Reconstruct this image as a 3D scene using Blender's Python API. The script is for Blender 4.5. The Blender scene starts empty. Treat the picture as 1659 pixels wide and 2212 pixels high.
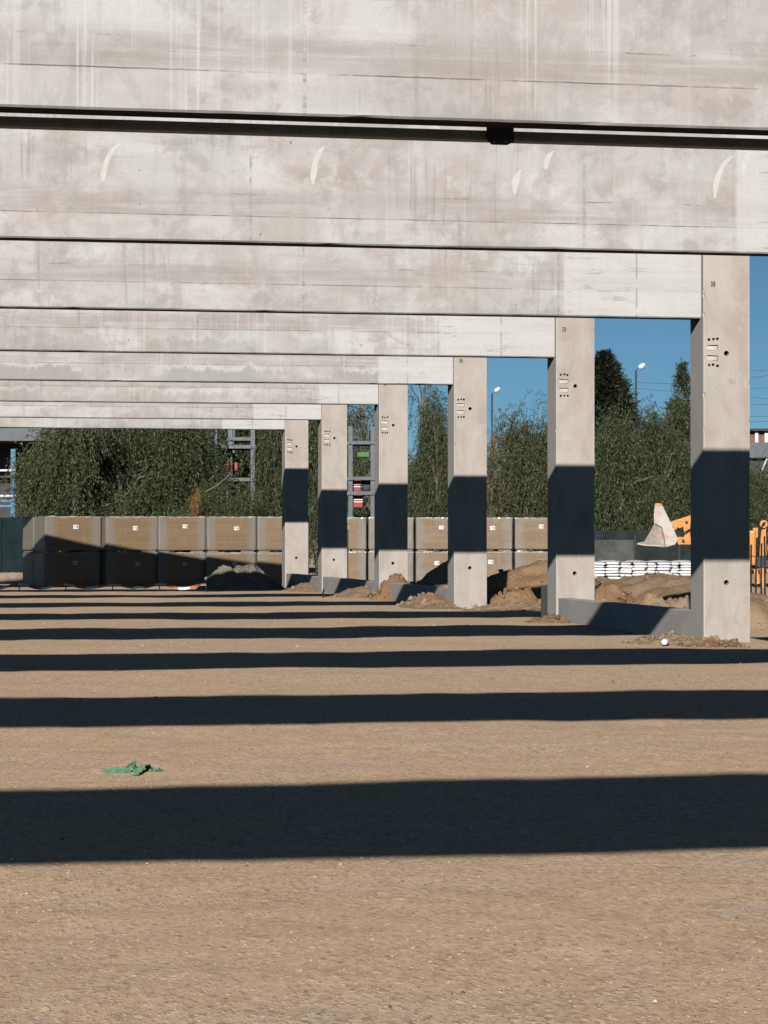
import bpy, math, random
import numpy as np
from mathutils import Vector, Matrix, noise as mn
R = random.Random(7)
sc = bpy.context.scene
COL = sc.collection
PI = math.pi

# ------------------------------------------------------------------ frame of reference
# X runs along the girders, Y along the row of columns, Z up.  Heights are given relative to the eye (EYE above zero).
F, TH, PT = 5600.0, 0.1881, 0.0088
EYE = 1.2
CT, ST = math.cos(TH), math.sin(TH)
def site(px, zc):
    """where a line of sight at picture column px meets distance zc: x, y on the site"""
    xc = (px - 829.5) / F * zc
    return xc * CT + zc * ST, zc * CT - xc * ST
def height(py, zc):
    return EYE + ((1106 - py) / F + PT) * zc
def spot(px, py, zc):
    x, y = site(px, zc)
    return Vector((x, y, height(py, zc)))

# ------------------------------------------------------------------ node helpers
class NT:
    def __init__(s, name, k=1.0):
        s.k = k; s.m = bpy.data.materials.new(name); s.m.use_nodes = True
        s.t = s.m.node_tree; s.t.nodes.clear()
        s.out = s.t.nodes.new('ShaderNodeOutputMaterial')
        s.b = s.t.nodes.new('ShaderNodeBsdfPrincipled')
        s.t.links.new(s.b.outputs[0], s.out.inputs[0])
        s.b.inputs['Roughness'].default_value = 0.85
        s.b.inputs['Specular IOR Level'].default_value = 0.2
    def put(s, sock, v):
        if hasattr(v, 'is_linked') or isinstance(v, bpy.types.NodeSocket): s.t.links.new(v, sock)
        elif isinstance(v, (tuple, list)) and len(v) == 3 and sock.type == 'RGBA': sock.default_value = (*(q * s.k for q in v), 1)
        else: sock.default_value = v
    def math(s, op, a, b=0.0, c=0.0, clamp=False):
        n = s.t.nodes.new('ShaderNodeMath'); n.operation = op; n.use_clamp = clamp
        s.put(n.inputs[0], a); s.put(n.inputs[1], b); s.put(n.inputs[2], c)
        return n.outputs[0]
    def vec(s, op, a, b=(0, 0, 0)):
        n = s.t.nodes.new('ShaderNodeVectorMath'); n.operation = op
        s.put(n.inputs[0], a); s.put(n.inputs[1], b)
        return n.outputs[0]
    def comb(s, x, y, z):
        n = s.t.nodes.new('ShaderNodeCombineXYZ')
        for i, v in enumerate((x, y, z)): s.put(n.inputs[i], v)
        return n.outputs[0]
    def sep(s, v):
        n = s.t.nodes.new('ShaderNodeSeparateXYZ'); s.put(n.inputs[0], v); return n.outputs
    def coord(s, which='Object'):
        n = s.t.nodes.new('ShaderNodeTexCoord'); return n.outputs[which]
    def rnd(s):
        n = s.t.nodes.new('ShaderNodeObjectInfo'); return n.outputs['Random']
    def island(s):
        n = s.t.nodes.new('ShaderNodeNewGeometry'); return n.outputs['Random Per Island']
    def noise(s, v, scale=1.0, detail=3.0, rough=0.55, dist=0.0, color=False):
        n = s.t.nodes.new('ShaderNodeTexNoise')
        s.put(n.inputs['Vector'], v); s.put(n.inputs['Scale'], scale); s.put(n.inputs['Detail'], detail)
        s.put(n.inputs['Roughness'], rough); s.put(n.inputs['Distortion'], dist)
        return n.outputs[1 if color else 0]
    def voro(s, v, scale=1.0, feature='F1', out='Distance', rand=1.0):
        n = s.t.nodes.new('ShaderNodeTexVoronoi'); n.feature = feature
        s.put(n.inputs['Vector'], v); s.put(n.inputs['Scale'], scale); s.put(n.inputs['Randomness'], rand)
        return n.outputs[out]
    def white(s, v):
        n = s.t.nodes.new('ShaderNodeTexWhiteNoise'); n.noise_dimensions = '3D'; s.put(n.inputs['Vector'], v)
        return n.outputs['Value']
    def ramp(s, f, a, b):
        """smooth step of f between a and b"""
        n = s.t.nodes.new('ShaderNodeMapRange'); n.interpolation_type = 'SMOOTHSTEP'
        s.put(n.inputs['Value'], f); s.put(n.inputs['From Min'], a); s.put(n.inputs['From Max'], b)
        return n.outputs[0]
    def lin(s, f, a, b, c, d):
        n = s.t.nodes.new('ShaderNodeMapRange'); s.put(n.inputs['Value'], f)
        for k, v in zip(('From Min', 'From Max', 'To Min', 'To Max'), (a, b, c, d)): s.put(n.inputs[k], v)
        return n.outputs[0]
    def mix(s, f, a, b, mode='MIX'):
        n = s.t.nodes.new('ShaderNodeMix'); n.data_type = 'RGBA'; n.blend_type = mode
        s.put(n.inputs[0], f); s.put(n.inputs[6], a); s.put(n.inputs[7], b)
        return n.outputs[2]
    def bump(s, h, strength=0.3, dist=0.01):
        n = s.t.nodes.new('ShaderNodeBump'); s.put(n.inputs['Height'], h)
        n.inputs['Strength'].default_value = strength; n.inputs['Distance'].default_value = dist
        s.t.links.new(n.outputs[0], s.b.inputs['Normal'])
    def col(s, c): s.put(s.b.inputs['Base Color'], c)
    def rough(s, r): s.put(s.b.inputs['Roughness'], r)

def plain(name, c, rough=0.7, metal=0.0, var=0.25, scale=6.0, spec=0.25):
    n = NT(name, .75); co = n.coord()
    f = n.noise(n.vec('ADD', co, n.comb(n.math('MULTIPLY', n.rnd(), 37.0), 0, 0)), scale, 5.0, 0.65)
    g = n.noise(co, scale * 9, 2.0)
    k = n.math('ADD', n.math('MULTIPLY', f, 0.7), n.math('MULTIPLY', g, 0.3))
    n.col(n.mix(n.ramp(k, 0.3, 0.7), tuple(v * (1 - var) for v in c), tuple(min(v * (1 + var), 1) for v in c)))
    n.rough(rough); n.b.inputs['Metallic'].default_value = metal; n.b.inputs['Specular IOR Level'].default_value = spec
    return n.m

# ---- concrete of the girders: form marks, smears, drips and pits (object x along the girder, z up from the soffit)
def girder_mat():
    n = NT('girder_concrete', .765); co = n.coord(); rn = n.rnd()
    oi = n.t.nodes.new('ShaderNodeObjectInfo'); sc3 = n.t.nodes.new('ShaderNodeSeparateColor'); n.t.links.new(oi.outputs['Color'], sc3.inputs[0])
    drip, damp, pink = sc3.outputs[0], sc3.outputs[1], sc3.outputs[2]; r = n.math('MULTIPLY', rn, 90.0)
    p = n.vec('ADD', co, n.comb(r, n.math('MULTIPLY', r, 1.7), 0))
    x, y, z = n.sep(p); ox, oy, oz = n.sep(co)
    def N(sx, sz, off=0.0, det=4, ro=.55, di=0.0): return n.noise(n.comb(n.math('MULTIPLY', x, sx), n.math('ADD', y, off), n.math('MULTIPLY', z, sz)), 1.0, det, ro, di)
    def over(c, f, amt, col): return n.mix(n.math('MULTIPLY', f, amt), c, col)
    def AND(a, b): return n.math('MULTIPLY', a, b)
    def NOT(a): return n.math('SUBTRACT', 1.0, a)
    line = n.math('ADD', .20, n.math('MULTIPLY', n.math('FRACT', n.math('MULTIPLY', rn, 7.7)), .12))
    rel = n.math('SUBTRACT', oz, line)
    c = n.mix(n.ramp(N(.55, 1.5, 0, 3, .5), .36, .66), (.535, .53, .53), (.475, .45, .435))
    # one tint for each form board, with a hard vertical joint
    cell = n.math('FLOOR', n.math('MULTIPLY', n.math('ADD', x, n.math('MULTIPLY', n.noise(n.comb(z, x, 0), .5, 0), .1)), .38))
    low = n.ramp(rel, -.003, .003)
    c = over(c, n.ramp(n.white(n.comb(cell, low, 3.0)), .3, 1.0), .72, (.60, .585, .575))
    c = over(c, n.ramp(n.white(n.comb(cell, low, 9.0)), .5, 1.0), .6, (.425, .385, .36))
    # soft blotches, pinkish and pale
    c = over(c, n.ramp(N(1.5, 2.4, 14, 6, .62, .5), .47, .66), n.lin(pink, 0, 1, .15, .85), (.435, .365, .33))
    c = over(c, n.ramp(N(.9, 1.7, 44, 6, .6, .7), .50, .62), .68, (.63, .625, .62))
    c = over(c, n.ramp(N(.7, 1.3, 244, 5, .6, .6), .52, .64), .5, (.42, .365, .335))
    c = over(c, n.ramp(N(3.2, 3.6, 71, 7, .68, .3), .51, .65), .58, (.345, .315, .30))
    c = over(c, n.ramp(N(6, 5, 131, 6, .7, .3), .54, .68), .48, (.64, .63, .62))
    c = over(c, n.ramp(N(2.6, 1.5, 171, 7, .72, .5), .56, .62), .30, (.335, .33, .32))
    # long horizontal smear band above the lower form joint
    hz = N(.6, 13, 0, 6, .62, .7)
    wob = n.math('MULTIPLY', n.math('SUBTRACT', n.noise(n.comb(n.math('MULTIPLY', x, .6), 0, 0), 1, 3), .5), .16)
    zz = n.math('ADD', rel, wob)
    band = AND(n.ramp(zz, -.03, .03), NOT(n.ramp(zz, .12, .26)))
    c = over(c, AND(AND(band, n.ramp(hz, .32, .58)), n.lin(N(.9, 3, 201, 4), .35, .62, .35, 1)), .72, (.34, .30, .278))
    c = over(c, n.ramp(hz, .60, .74), .38, (.63, .62, .61))
    c = over(c, NOT(n.ramp(hz, .28, .40)), .45, (.33, .30, .28))
    # weathering: vertical streaks, pale drips, dark runs
    c = over(c, n.ramp(N(8, .7, 0, 5, .62), .50, .68), .24, (.31, .30, .29))
    gate = n.ramp(N(.8, .5, 5, 2), .36, .60)
    c = over(c, AND(AND(n.ramp(N(17, .22, 8, 3, .5, .12), .625, .665), gate), n.lin(N(2, 1.2, 88, 3), .35, .65, .3, 1)), n.lin(drip, 0, 1, .05, .8), (.68, .67, .655))
    c = over(c, AND(n.ramp(N(41, .40, 28, 2, .5, .1), .61, .68), gate), n.lin(drip, 0, 1, .05, .6), (.66, .65, .64))
    gate2 = n.ramp(N(.8, 1.4, 11, 3), .47, .62)
    c = over(c, AND(n.ramp(N(24, .9, 3, 5, .65, .4), .55, .66), gate2), .45, (.23, .215, .20))
    # damp grey patches rising from the foot, heavier on some girders, with pale rims
    ft = n.math('ADD', oz, n.math('MULTIPLY', n.math('SUBTRACT', N(3.5, .6, 17, 6, .75), .5), .5))
    wet = AND(n.ramp(N(.55, .2, 33, 2), .44, .54), damp)
    c = over(c, AND(NOT(n.ramp(ft, .14, .20)), wet), .7, (.33, .325, .31))
    c = over(c, AND(AND(n.ramp(ft, .17, .20), NOT(n.ramp(ft, .205, .25))), wet), .5, (.64, .63, .62))
    c = over(c, AND(NOT(n.ramp(ft, .02, .10)), gate2), .55, (.30, .295, .285))
    # broken dark line of the form joint
    ln = n.math('ABSOLUTE', n.math('ADD', rel, n.math('MULTIPLY', n.math('SUBTRACT', n.noise(n.comb(x, 0, 0), 5, 4, .7), .5), .012)))
    lg = n.ramp(n.noise(n.comb(n.math('MULTIPLY', x, 1.1), 21, 0), 1.0, 5, .75), .40, .56)
    c = over(c, AND(NOT(n.ramp(ln, .002, .0055)), lg), .85, (.09, .08, .075))
    ln2 = n.math('ABSOLUTE', n.math('SUBTRACT', n.math('ADD', rel, n.math('MULTIPLY', n.math('SUBTRACT', n.noise(n.comb(x, 7, 0), 2.5, 6, .75), .5), .05)), .17))
    lg2 = n.ramp(n.noise(n.comb(n.math('MULTIPLY', x, 1.7), 61, 0), 1.0, 5, .75), .50, .62)
    c = over(c, AND(NOT(n.ramp(ln2, .002, .008)), lg2), .7, (.17, .145, .13))
    jx = n.math('ABSOLUTE', n.math('SUBTRACT', n.math('FRACT', n.math('MULTIPLY', x, .38)), .5))
    jv = AND(n.ramp(jx, .4945, .498), n.ramp(n.noise(n.comb(cell, 0, n.math('MULTIPLY', z, 9)), 1, 6, .75), .42, .66))
    c = over(c, jv, .8, (.2, .18, .165))
    # pits and blow holes
    pv = n.vec('MULTIPLY', p, (1.0, 1.0, 0.75))
    d = n.voro(pv, 4.2); sel = n.voro(pv, 4.2, out='Color')
    hole = AND(NOT(n.ramp(d, .025, .055)), n.ramp(n.sep(sel)[0], .66, .70))
    c = over(c, hole, .8, (.09, .083, .075))
    d3 = n.voro(n.vec('MULTIPLY', p, (1.0, 1.0, 0.5)), 15)
    c = over(c, AND(NOT(n.ramp(d3, .04, .10)), n.ramp(N(2, 3, 91, 4), .52, .62)), .55, (.22, .20, .185))
    # clean cast block at the bearing end
    eb = n.ramp(n.math('ADD', n.math('ADD', ox, oi.outputs['Alpha']), n.math('MULTIPLY', n.noise(n.comb(0, 0, z), 9, 3), .05)), -.03, .02)
    eb = AND(eb, n.lin(hz, .3, .7, 1.0, .6))
    c = over(c, eb, .85, (.64, .637, .625))
    ej = AND(NOT(n.ramp(n.math('ABSOLUTE', n.math('ADD', ox, .69)), .004, .012)), n.ramp(n.noise(n.comb(0, r, n.math('MULTIPLY', z, 6)), 1, 3), .4, .55))
    c = over(c, ej, .6, (.2, .19, .18))
    es = AND(AND(n.ramp(ox, -1.46, -1.40), NOT(n.ramp(ox, -.85, -.3))), n.ramp(N(2.5, 22, 5, 5, .7, .4), .56, .64))
    c = over(c, es, .55, (.25, .24, .225))
    fine = n.noise(p, 55, 4, .65)
    c = n.mix(n.lin(fine, .3, .7, 0, .26), c, (.34, .32, .30))
    c = n.mix(1.0, c, tuple(q / n.k for q in (.915, .925, .94)), 'MULTIPLY')      # cool cement tone
    n.col(c); n.rough(.9)
    n.bump(n.math('SUBTRACT', n.math('ADD', n.math('MULTIPLY', fine, .3), n.math('MULTIPLY', hz, .5)), n.math('MULTIPLY', hole, 2.0)), .25, .006)
    return n.m

def column_mat():
    n = NT('column_concrete', .69); co = n.coord(); r = n.math('MULTIPLY', n.rnd(), 60.0)
    p = n.vec('ADD', co, n.comb(r, 0, r)); x, y, z = n.sep(p); ox, oy, oz = n.sep(co)
    a = n.noise(n.comb(n.math('MULTIPLY', x, 2), y, n.math('MULTIPLY', z, .9)), 1.6, 5, .6, .5)
    c = n.mix(n.ramp(a, .36, .66), (.50, .455, .415), (.415, .36, .32))
    b = n.noise(n.comb(n.math('MULTIPLY', x, 9), y, n.math('MULTIPLY', z, .8)), 1.0, 4, .55)
    c = n.mix(n.math('MULTIPLY', n.ramp(b, .5, .7), .4), c, (.53, .50, .47))
    s2 = n.noise(n.comb(n.math('MULTIPLY', x, 5), y, n.math('MULTIPLY', z, 2.2)), 2.0, 6, .7, 1.2)
    c = n.mix(n.math('MULTIPLY', n.ramp(s2, .60, .72), .45), c, (.27, .235, .21))
    # plaster patch with a hard ragged outline
    pt = n.noise(n.comb(n.math('MULTIPLY', x, 1.2), 2, z), 1.3, 4, .65)
    c = n.mix(n.math('MULTIPLY', n.ramp(pt, .575, .61), .28), c, (.56, .53, .50))
    d = n.voro(p, 6.5); sel = n.voro(p, 6.5, out='Color')
    hole = n.math('MULTIPLY', n.math('SUBTRACT', 1.0, n.ramp(d, .03, .055)), n.ramp(n.sep(sel)[0], .50, .54))
    c = n.mix(n.math('MULTIPLY', hole, .7), c, (.13, .12, .11))
    # pale worn arris
    e = n.math('MULTIPLY', n.math('SUBTRACT', 1.0, n.ramp(n.math('MINIMUM', n.math('ABSOLUTE', ox), n.math('ABSOLUTE', n.math('SUBTRACT', ox, .5))), .006, .016)), .6)
    c = n.mix(e, c, (.60, .59, .565))
    # dusty splash at the foot
    ft = n.math('ADD', oz, n.math('MULTIPLY', a, .5))
    c = n.mix(n.math('MULTIPLY', n.math('SUBTRACT', 1.0, n.ramp(ft, .35, .75)), .35), c, (.40, .33, .27))
    fine = n.noise(p, 80, 3, .6)
    c = n.mix(n.lin(fine, .3, .7, 0, .15), c, (.33, .30, .27))
    n.col(c); n.rough(.9); n.bump(n.math('SUBTRACT', n.math('MULTIPLY', fine, .4), n.math('MULTIPLY', hole, 1.5)), .2, .005)
    return n.m

def panel_mat():
    n = NT('panel_concrete', .92); co = n.coord(); x, y, z = n.sep(co)
    a = n.noise(n.comb(x, n.math('MULTIPLY', y, 1.0), n.math('MULTIPLY', z, 2)), 1.6, 5, .6)
    c = n.mix(n.ramp(a, .35, .65), (.36, .34, .335), (.43, .41, .40))
    b = n.noise(n.comb(x, n.math('MULTIPLY', y, 9), z), 1.5, 4)
    c = n.mix(n.math('MULTIPLY', n.ramp(b, .5, .7), .35), c, (.30, .28, .265))
    f = n.noise(co, 70, 3); c = n.mix(n.lin(f, .3, .7, 0, .2), c, (.25, .235, .22))
    n.col(c); n.rough(.9); n.bump(f, .15, .004)
    return n.m

def ground_mat():
    n = NT('compacted_dirt', 1.40); co = n.coord(); x, y, z = n.sep(co)
    fl = n.vec('MULTIPLY', co, (1, .5, 1))          # crumbs lie drawn out along the way the roller went
    def over(c, f, amt, col): return n.mix(n.math('MULTIPLY', f, amt), c, col)
    def NOT(a): return n.math('SUBTRACT', 1.0, a)
    big = n.noise(co, .22, 4, .55, .4); mid = n.noise(co, 1.3, 5, .6, .6)
    c = n.mix(n.ramp(big, .35, .68), (.405, .281, .181), (.378, .270, .184))
    c = over(c, n.ramp(mid, .45, .7), .45, (.45, .325, .222))
    gp = n.noise(n.vec('ADD', co, (31, 7, 0)), .6, 5, .62, .5)
    grit = n.ramp(gp, .40, .62)
    c = over(c, n.math('MULTIPLY', n.ramp(gp, .50, .64), n.ramp(n.noise(fl, 20, 4, .65), .42, .6)), .85, (.325, .29, .255))
    pk = n.noise(n.vec('ADD', co, (5, 77, 0)), .9, 4, .6, .5)
    c = over(c, n.ramp(pk, .52, .66), .6, (.405, .28, .23))
    cl = n.noise(fl, 9, 6, .72, .1)
    c = over(c, n.ramp(cl, .52, .64), .50, (.275, .19, .125)); c = over(c, NOT(n.ramp(cl, .36, .47)), .5, (.48, .358, .255))
    cr = n.noise(fl, 38, 5, .75)
    c = over(c, n.ramp(cr, .53, .62), n.lin(gp, .35, .6, .5, .9), (.19, .13, .085))
    c = over(c, NOT(n.ramp(cr, .37, .46)), .75, (.52, .40, .285))
    h = n.math('MULTIPLY', cr, -.5)
    for sc_, th, am in ((26, .74, .65), (50, .60, .7), (95, .52, .65)):
        q_ = n.vec('ADD', fl, (sc_, 2, 0)); v_ = n.voro(q_, sc_); k_ = n.sep(n.voro(q_, sc_, out='Color'))
        m_ = n.math('MULTIPLY', NOT(n.ramp(v_, .22, .40)), n.ramp(n.math('ADD', k_[0], n.math('MULTIPLY', grit, .25)), th, th + .1))
        c = n.mix(n.math('MULTIPLY', m_, am), c, n.mix(k_[1], (.19, .13, .085), (.58, .465, .345)))
        h = n.math('ADD', h, n.math('MULTIPLY', m_, .5))
    f = n.noise(co, 150, 4, .7)
    c = n.mix(n.lin(f, .3, .7, 0, .42), c, (.28, .20, .135))
    n.col(c); n.rough(.97); n.b.inputs['Specular IOR Level'].default_value = .06
    n.bump(h, .45, .010)
    return n.m

def dirt_mat(name, a, b, damp=(.17, .095, .05), amount=.0):
    n = NT(name, .74); co = n.coord('Object'); p = n.vec('ADD', co, n.comb(n.math('MULTIPLY', n.rnd(), 40), 0, 0))
    m = n.noise(p, 2.2, 6, .65, .6)
    c = n.mix(n.ramp(m, .35, .65), a, b)
    c = n.mix(n.math('MULTIPLY', n.ramp(n.noise(p, 1.1, 4), .5, .62), amount), c, damp)
    v = n.voro(p, 14); vc = n.sep(n.voro(p, 14, out='Color'))
    cl = n.math('MULTIPLY', n.math('SUBTRACT', 1.0, n.ramp(v, .25, .42)), n.ramp(vc[0], .6, .7))
    c = n.mix(n.math('MULTIPLY', cl, .6), c, n.mix(vc[1], b, (.52, .42, .31)))
    f = n.noise(p, 70, 4, .7)
    c = n.mix(n.lin(f, .3, .7, 0, .4), c, tuple(v * .5 for v in a))
    n.col(c); n.rough(.97); n.b.inputs['Specular IOR Level'].default_value = .08
    n.bump(n.math('ADD', n.noise(p, 20, 6, .7), n.math('MULTIPLY', cl, .6)), .8, .03)
    return n.m

def leaf_mat(name, a, b, c3, yellow=.06):
    n = NT(name, .47); i = n.island(); co = n.coord('Object')
    k = n.noise(co, .9, 3)
    c = n.mix(i, a, b); c = n.mix(n.ramp(k, .42, .66), c, c3)
    c = n.mix(n.ramp(n.white(n.comb(i, n.math('MULTIPLY', i, 7.3), 1)), 1 - yellow, 1 - yellow + .02), c, (.21, .20, .085))
    n.col(c); n.rough(.55); n.b.inputs['Specular IOR Level'].default_value = .35
    return n.m

def film_mat():
    """brown boards seen through stretch film that lies thicker and greyer along the edges"""
    n = NT('film_wrapped_board', .58); co = n.coord('Generated'); ob = n.coord('Object'); x, y, z = n.sep(co)
    p = n.vec('ADD', ob, n.comb(n.math('MULTIPLY', n.rnd(), 25), 0, 0)); px, py, pz = n.sep(p)
    bd = n.noise(n.comb(n.math('MULTIPLY', px, .4), n.math('MULTIPLY', py, .4), n.math('MULTIPLY', pz, 26)), 1, 4, .6)
    c = n.mix(n.ramp(bd, .35, .65), (.25, .17, .098), (.30, .208, .125))
    c = n.mix(n.math('MULTIPLY', n.ramp(n.noise(p, 2.3, 3), .45, .7), .3), c, (.22, .155, .10))
    w = n.math('MULTIPLY', n.math('SUBTRACT', n.noise(n.comb(px, py, n.math('MULTIPLY', pz, 2)), 3, 4), .5), .16)
    ex = n.math('ADD', n.math('MINIMUM', x, n.math('SUBTRACT', 1.0, x)), w)
    ez = n.math('ADD', n.math('SUBTRACT', 1.0, z), w)
    e = n.math('MAXIMUM', n.math('SUBTRACT', 1.0, n.ramp(ex, .10, .24)), n.math('SUBTRACT', 1.0, n.ramp(ez, .03, .09)))
    c = n.mix(n.math('MULTIPLY', e, .75), c, (.275, .262, .238))
    wr = n.noise(n.comb(n.math('MULTIPLY', px, 14), n.math('MULTIPLY', py, 14), n.math('MULTIPLY', pz, 2)), 1, 5, .65, 1.2)
    c = n.mix(n.math('MULTIPLY', n.ramp(wr, .60, .72), .4), c, (.42, .40, .37))
    n.col(c); n.rough(.42); n.b.inputs['Specular IOR Level'].default_value = .35
    n.bump(n.math('ADD', wr, n.math('MULTIPLY', n.noise(p, 5, 4), .8)), .35, .02)
    return n.m

M = dict(
    girder=girder_mat(), column=column_mat(), panel=panel_mat(), ground=ground_mat(),
    dirt=dirt_mat('loose_tan_dirt', (.345, .235, .148), (.42, .30, .198)),
    clay=dirt_mat('dug_brown_clay', (.27, .165, .092), (.36, .24, .145), amount=.55),
    gray_dirt=dirt_mat('grey_gravel_heap', (.22, .195, .165), (.30, .27, .23)),
    film=film_mat(),
    steel=plain('grey_primed_steel', (.5, .49, .46), .5, .2),
    zinc=plain('galvanised_steel', (.10, .112, .122), .5, .4),
    plate=plain('weld_plate', (.55, .53, .50), .45, .1),
    dark=plain('dark_steel', (.035, .036, .038), .5, .3),
    black=plain('black_plastic', (.015, .015, .016), .5),
    paper=plain('white_paper', (.80, .80, .78), .6, 0, .04), ink=plain('grey_print', (.30, .30, .30), .7),
    clear=plain('loose_film', (.33, .31, .28), .3, 0, .2, spec=.5),
    sack=plain('white_sack', (1.06, 1.07, 1.08), .6, 0, .05, 6, .1), sackfilm=plain('milky_film', (.66, .69, .70), .5, 0, .15),
    pallet=plain('pallet_wood', (.23, .15, .09), .8),
    orange=plain('orange_machine_paint', (.62, .235, .028), .42, 0, .18, spec=.4),
    bucket=None, tyre=plain('tyre_rubber', (.02, .02, .02), .8), glass=plain('cab_glass', (.03, .04, .045), .1, 0, .1, spec=.6),
    blue=plain('blue_rack_paint', (.07, .22, .36), .5), red=plain('red_crate', (.32, .05, .06), .5),
    green=plain('green_crate', (.07, .20, .05), .5), teal=plain('teal_crate', (.045, .13, .125), .6),
    white=plain('white_paint', (.72, .73, .74), .45, 0, .06),
    ribbon=plain('green_webbing', (.12, .285, .17), .75, 0, .2, 40),
    fence=plain('dark_fence_sheet', (.026, .034, .034), .9, 0, .45, 1.6, .05), fence2=plain('grey_fence_sheet', (.085, .092, .09), .9, 0, .35, 1.6, .05),
    teal_fence=plain('dark_teal_fence', (.014, .027, .030), .95, 0, .3, 3, .05),
    roof=plain('grey_roof_sheet', (.11, .125, .14), .5, 0, .12), stucco=plain('tan_plinth', (.30, .22, .17), .9),
    brick=plain('red_brown_facade', (.24, .105, .08), .8), stone=None,
    bark=plain('grey_brown_bark', (.13, .11, .085), .9, 0, .4, 4), pale_bark=plain('pale_twig_bark', (.17, .155, .125), .85, 0, .3, 5),
    leaf=leaf_mat('willow_leaf', (.034, .055, .019), (.092, .122, .045), (.062, .080, .027)),
    leaf2=leaf_mat('birch_leaf', (.046, .066, .026), (.125, .152, .062), (.082, .094, .034), .08),
    dark_leaf=leaf_mat('conifer_leaf', (.014, .022, .012), (.035, .045, .022), (.02, .03, .014), 0),
    autumn=leaf_mat('autumn_leaf', (.40, .14, .03), (.55, .24, .05), (.30, .12, .03), .05),
    wire=plain('black_wire', (.02, .022, .025), .6), smear=plain('pale_lime_smear', (.56, .552, .52), .9, 0, .08, 12),
)
def bucket_mat():
    n = NT('worn_bucket_steel', 0.8); co = n.coord(); a = n.noise(co, 3, 5, .65, .4)
    c = n.mix(n.ramp(a, .35, .65), (.46, .42, .39), (.36, .32, .29))
    c = n.mix(n.math('MULTIPLY', n.ramp(n.noise(co, 2.2, 5, .7, .8), .54, .66), .6), c, (.40, .22, .13))
    n.col(c); n.rough(.5); n.b.inputs['Metallic'].default_value = .15; n.bump(a, .2, .01); return n.m
M['bucket'] = bucket_mat()
def stone_mat():
    n = NT('stone_chips', .95); i = n.island()
    c = n.mix(i, (.21, .15, .10), (.40, .305, .215)); c = n.mix(n.ramp(n.white(n.comb(i, 1, 2)), .975, .98), c, (.62, .58, .52))
    c = n.mix(n.ramp(n.white(n.comb(i, 5, 2)), .86, .9), c, (.12, .09, .07))
    n.col(c); n.rough(.9); return n.m
M['stone'] = stone_mat()
def tape_mat():
    n = NT('barrier_tape'); x, y, z = n.sep(n.coord())
    n.col(n.mix(n.math('GREATER_THAN', n.math('FRACT', n.math('MULTIPLY', x, 2.2)), .5), (.62, .58, .54), (.48, .11, .06)))
    n.rough(.5); return n.m
M['tape'] = tape_mat()

# ------------------------------------------------------------------ mesh helpers
class MB:
    def __init__(s): s.v = []; s.f = []; s.mi = []
    def add(s, vs, fs, mi=0):
        o = len(s.v); s.v += [tuple(v) for v in vs]; s.f += [tuple(i + o for i in f) for f in fs]; s.mi += [mi] * len(fs)
        return s
    def box(s, x0, x1, y0, y1, z0, z1, mi=0, mat=None, bev=0.0):
        if bev:
            b = bev; vs = []; X, Y, Z = (x0, x1), (y0, y1), (z0, z1)
            import bmesh
            bm = bmesh.new(); bmesh.ops.create_cube(bm, size=1)
            for v in bm.verts: v.co = Vector((X[v.co.x > 0], Y[v.co.y > 0], Z[v.co.z > 0]))
            bmesh.ops.bevel(bm, geom=list(bm.edges), offset=b, segments=2, affect='EDGES', profile=.6)
            bm.verts.index_update()
            vs = [mat @ v.co if mat else v.co.copy() for v in bm.verts]; fs = [[v.index for v in f.verts] for f in bm.faces]
            bm.free(); return s.add(vs, fs, mi)
        vs = [Vector((x, y, z)) for z in (z0, z1) for y in (y0, y1) for x in (x0, x1)]
        if mat: vs = [mat @ v for v in vs]
        return s.add(vs, [(0, 2, 3, 1), (4, 5, 7, 6), (0, 1, 5, 4), (2, 6, 7, 3), (0, 4, 6, 2), (1, 3, 7, 5)], mi)
    def tube(s, pts, radii, seg=8, mi=0, caps=True):
        pts = [Vector(p) for p in pts]
        if not isinstance(radii, (list, tuple)): radii = [radii] * len(pts)
        vs, fs = [], []; up = None
        for i, p in enumerate(pts):
            d = (pts[min(i + 1, len(pts) - 1)] - pts[max(i - 1, 0)]).normalized()
            if up is None: up = Vector((0, 0, 1)) if abs(d.z) < .9 else Vector((1, 0, 0))
            a = d.cross(up).normalized(); b = a.cross(d)
            up = b
            for k in range(seg):
                t = 2 * PI * k / seg; vs.append(p + (a * math.cos(t) + b * math.sin(t)) * radii[i])
        for i in range(len(pts) - 1):
            for k in range(seg):
                fs.append((i * seg + k, i * seg + (k + 1) % seg, (i + 1) * seg + (k + 1) % seg, (i + 1) * seg + k))
        if caps: fs += [tuple(range(seg)), tuple(range(len(vs) - 1, len(vs) - seg - 1, -1))]
        return s.add(vs, fs, mi)
    def prism(s, poly, n0, depth, mi=0):
        """poly: 3-D points of a flat outline; extruded along n0 by depth"""
        a = [Vector(p) for p in poly]; b = [p + Vector(n0) * depth for p in a]; k = len(a)
        return s.add(a + b, [tuple(range(k)), tuple(range(2 * k - 1, k - 1, -1))] + [(i, (i + 1) % k, k + (i + 1) % k, k + i) for i in range(k)], mi)
    def mesh(s, name, mats, smooth=False):
        me = bpy.data.meshes.new(name); me.from_pydata(s.v, [], s.f)
        for m in (mats if isinstance(mats, (list, tuple)) else [mats]): me.materials.append(m)
        if any(s.mi): me.polygons.foreach_set('material_index', s.mi)
        import bmesh
        bm = bmesh.new(); bm.from_mesh(me); bmesh.ops.recalc_face_normals(bm, faces=bm.faces); bm.to_mesh(me); bm.free()
        if smooth: me.polygons.foreach_set('use_smooth', [True] * len(me.polygons))
        me.update(); return me
    def build(s, name, mats, parent=None, loc=None, smooth=False):
        return link(name, s.mesh(name, mats, smooth), parent, loc)
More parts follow.
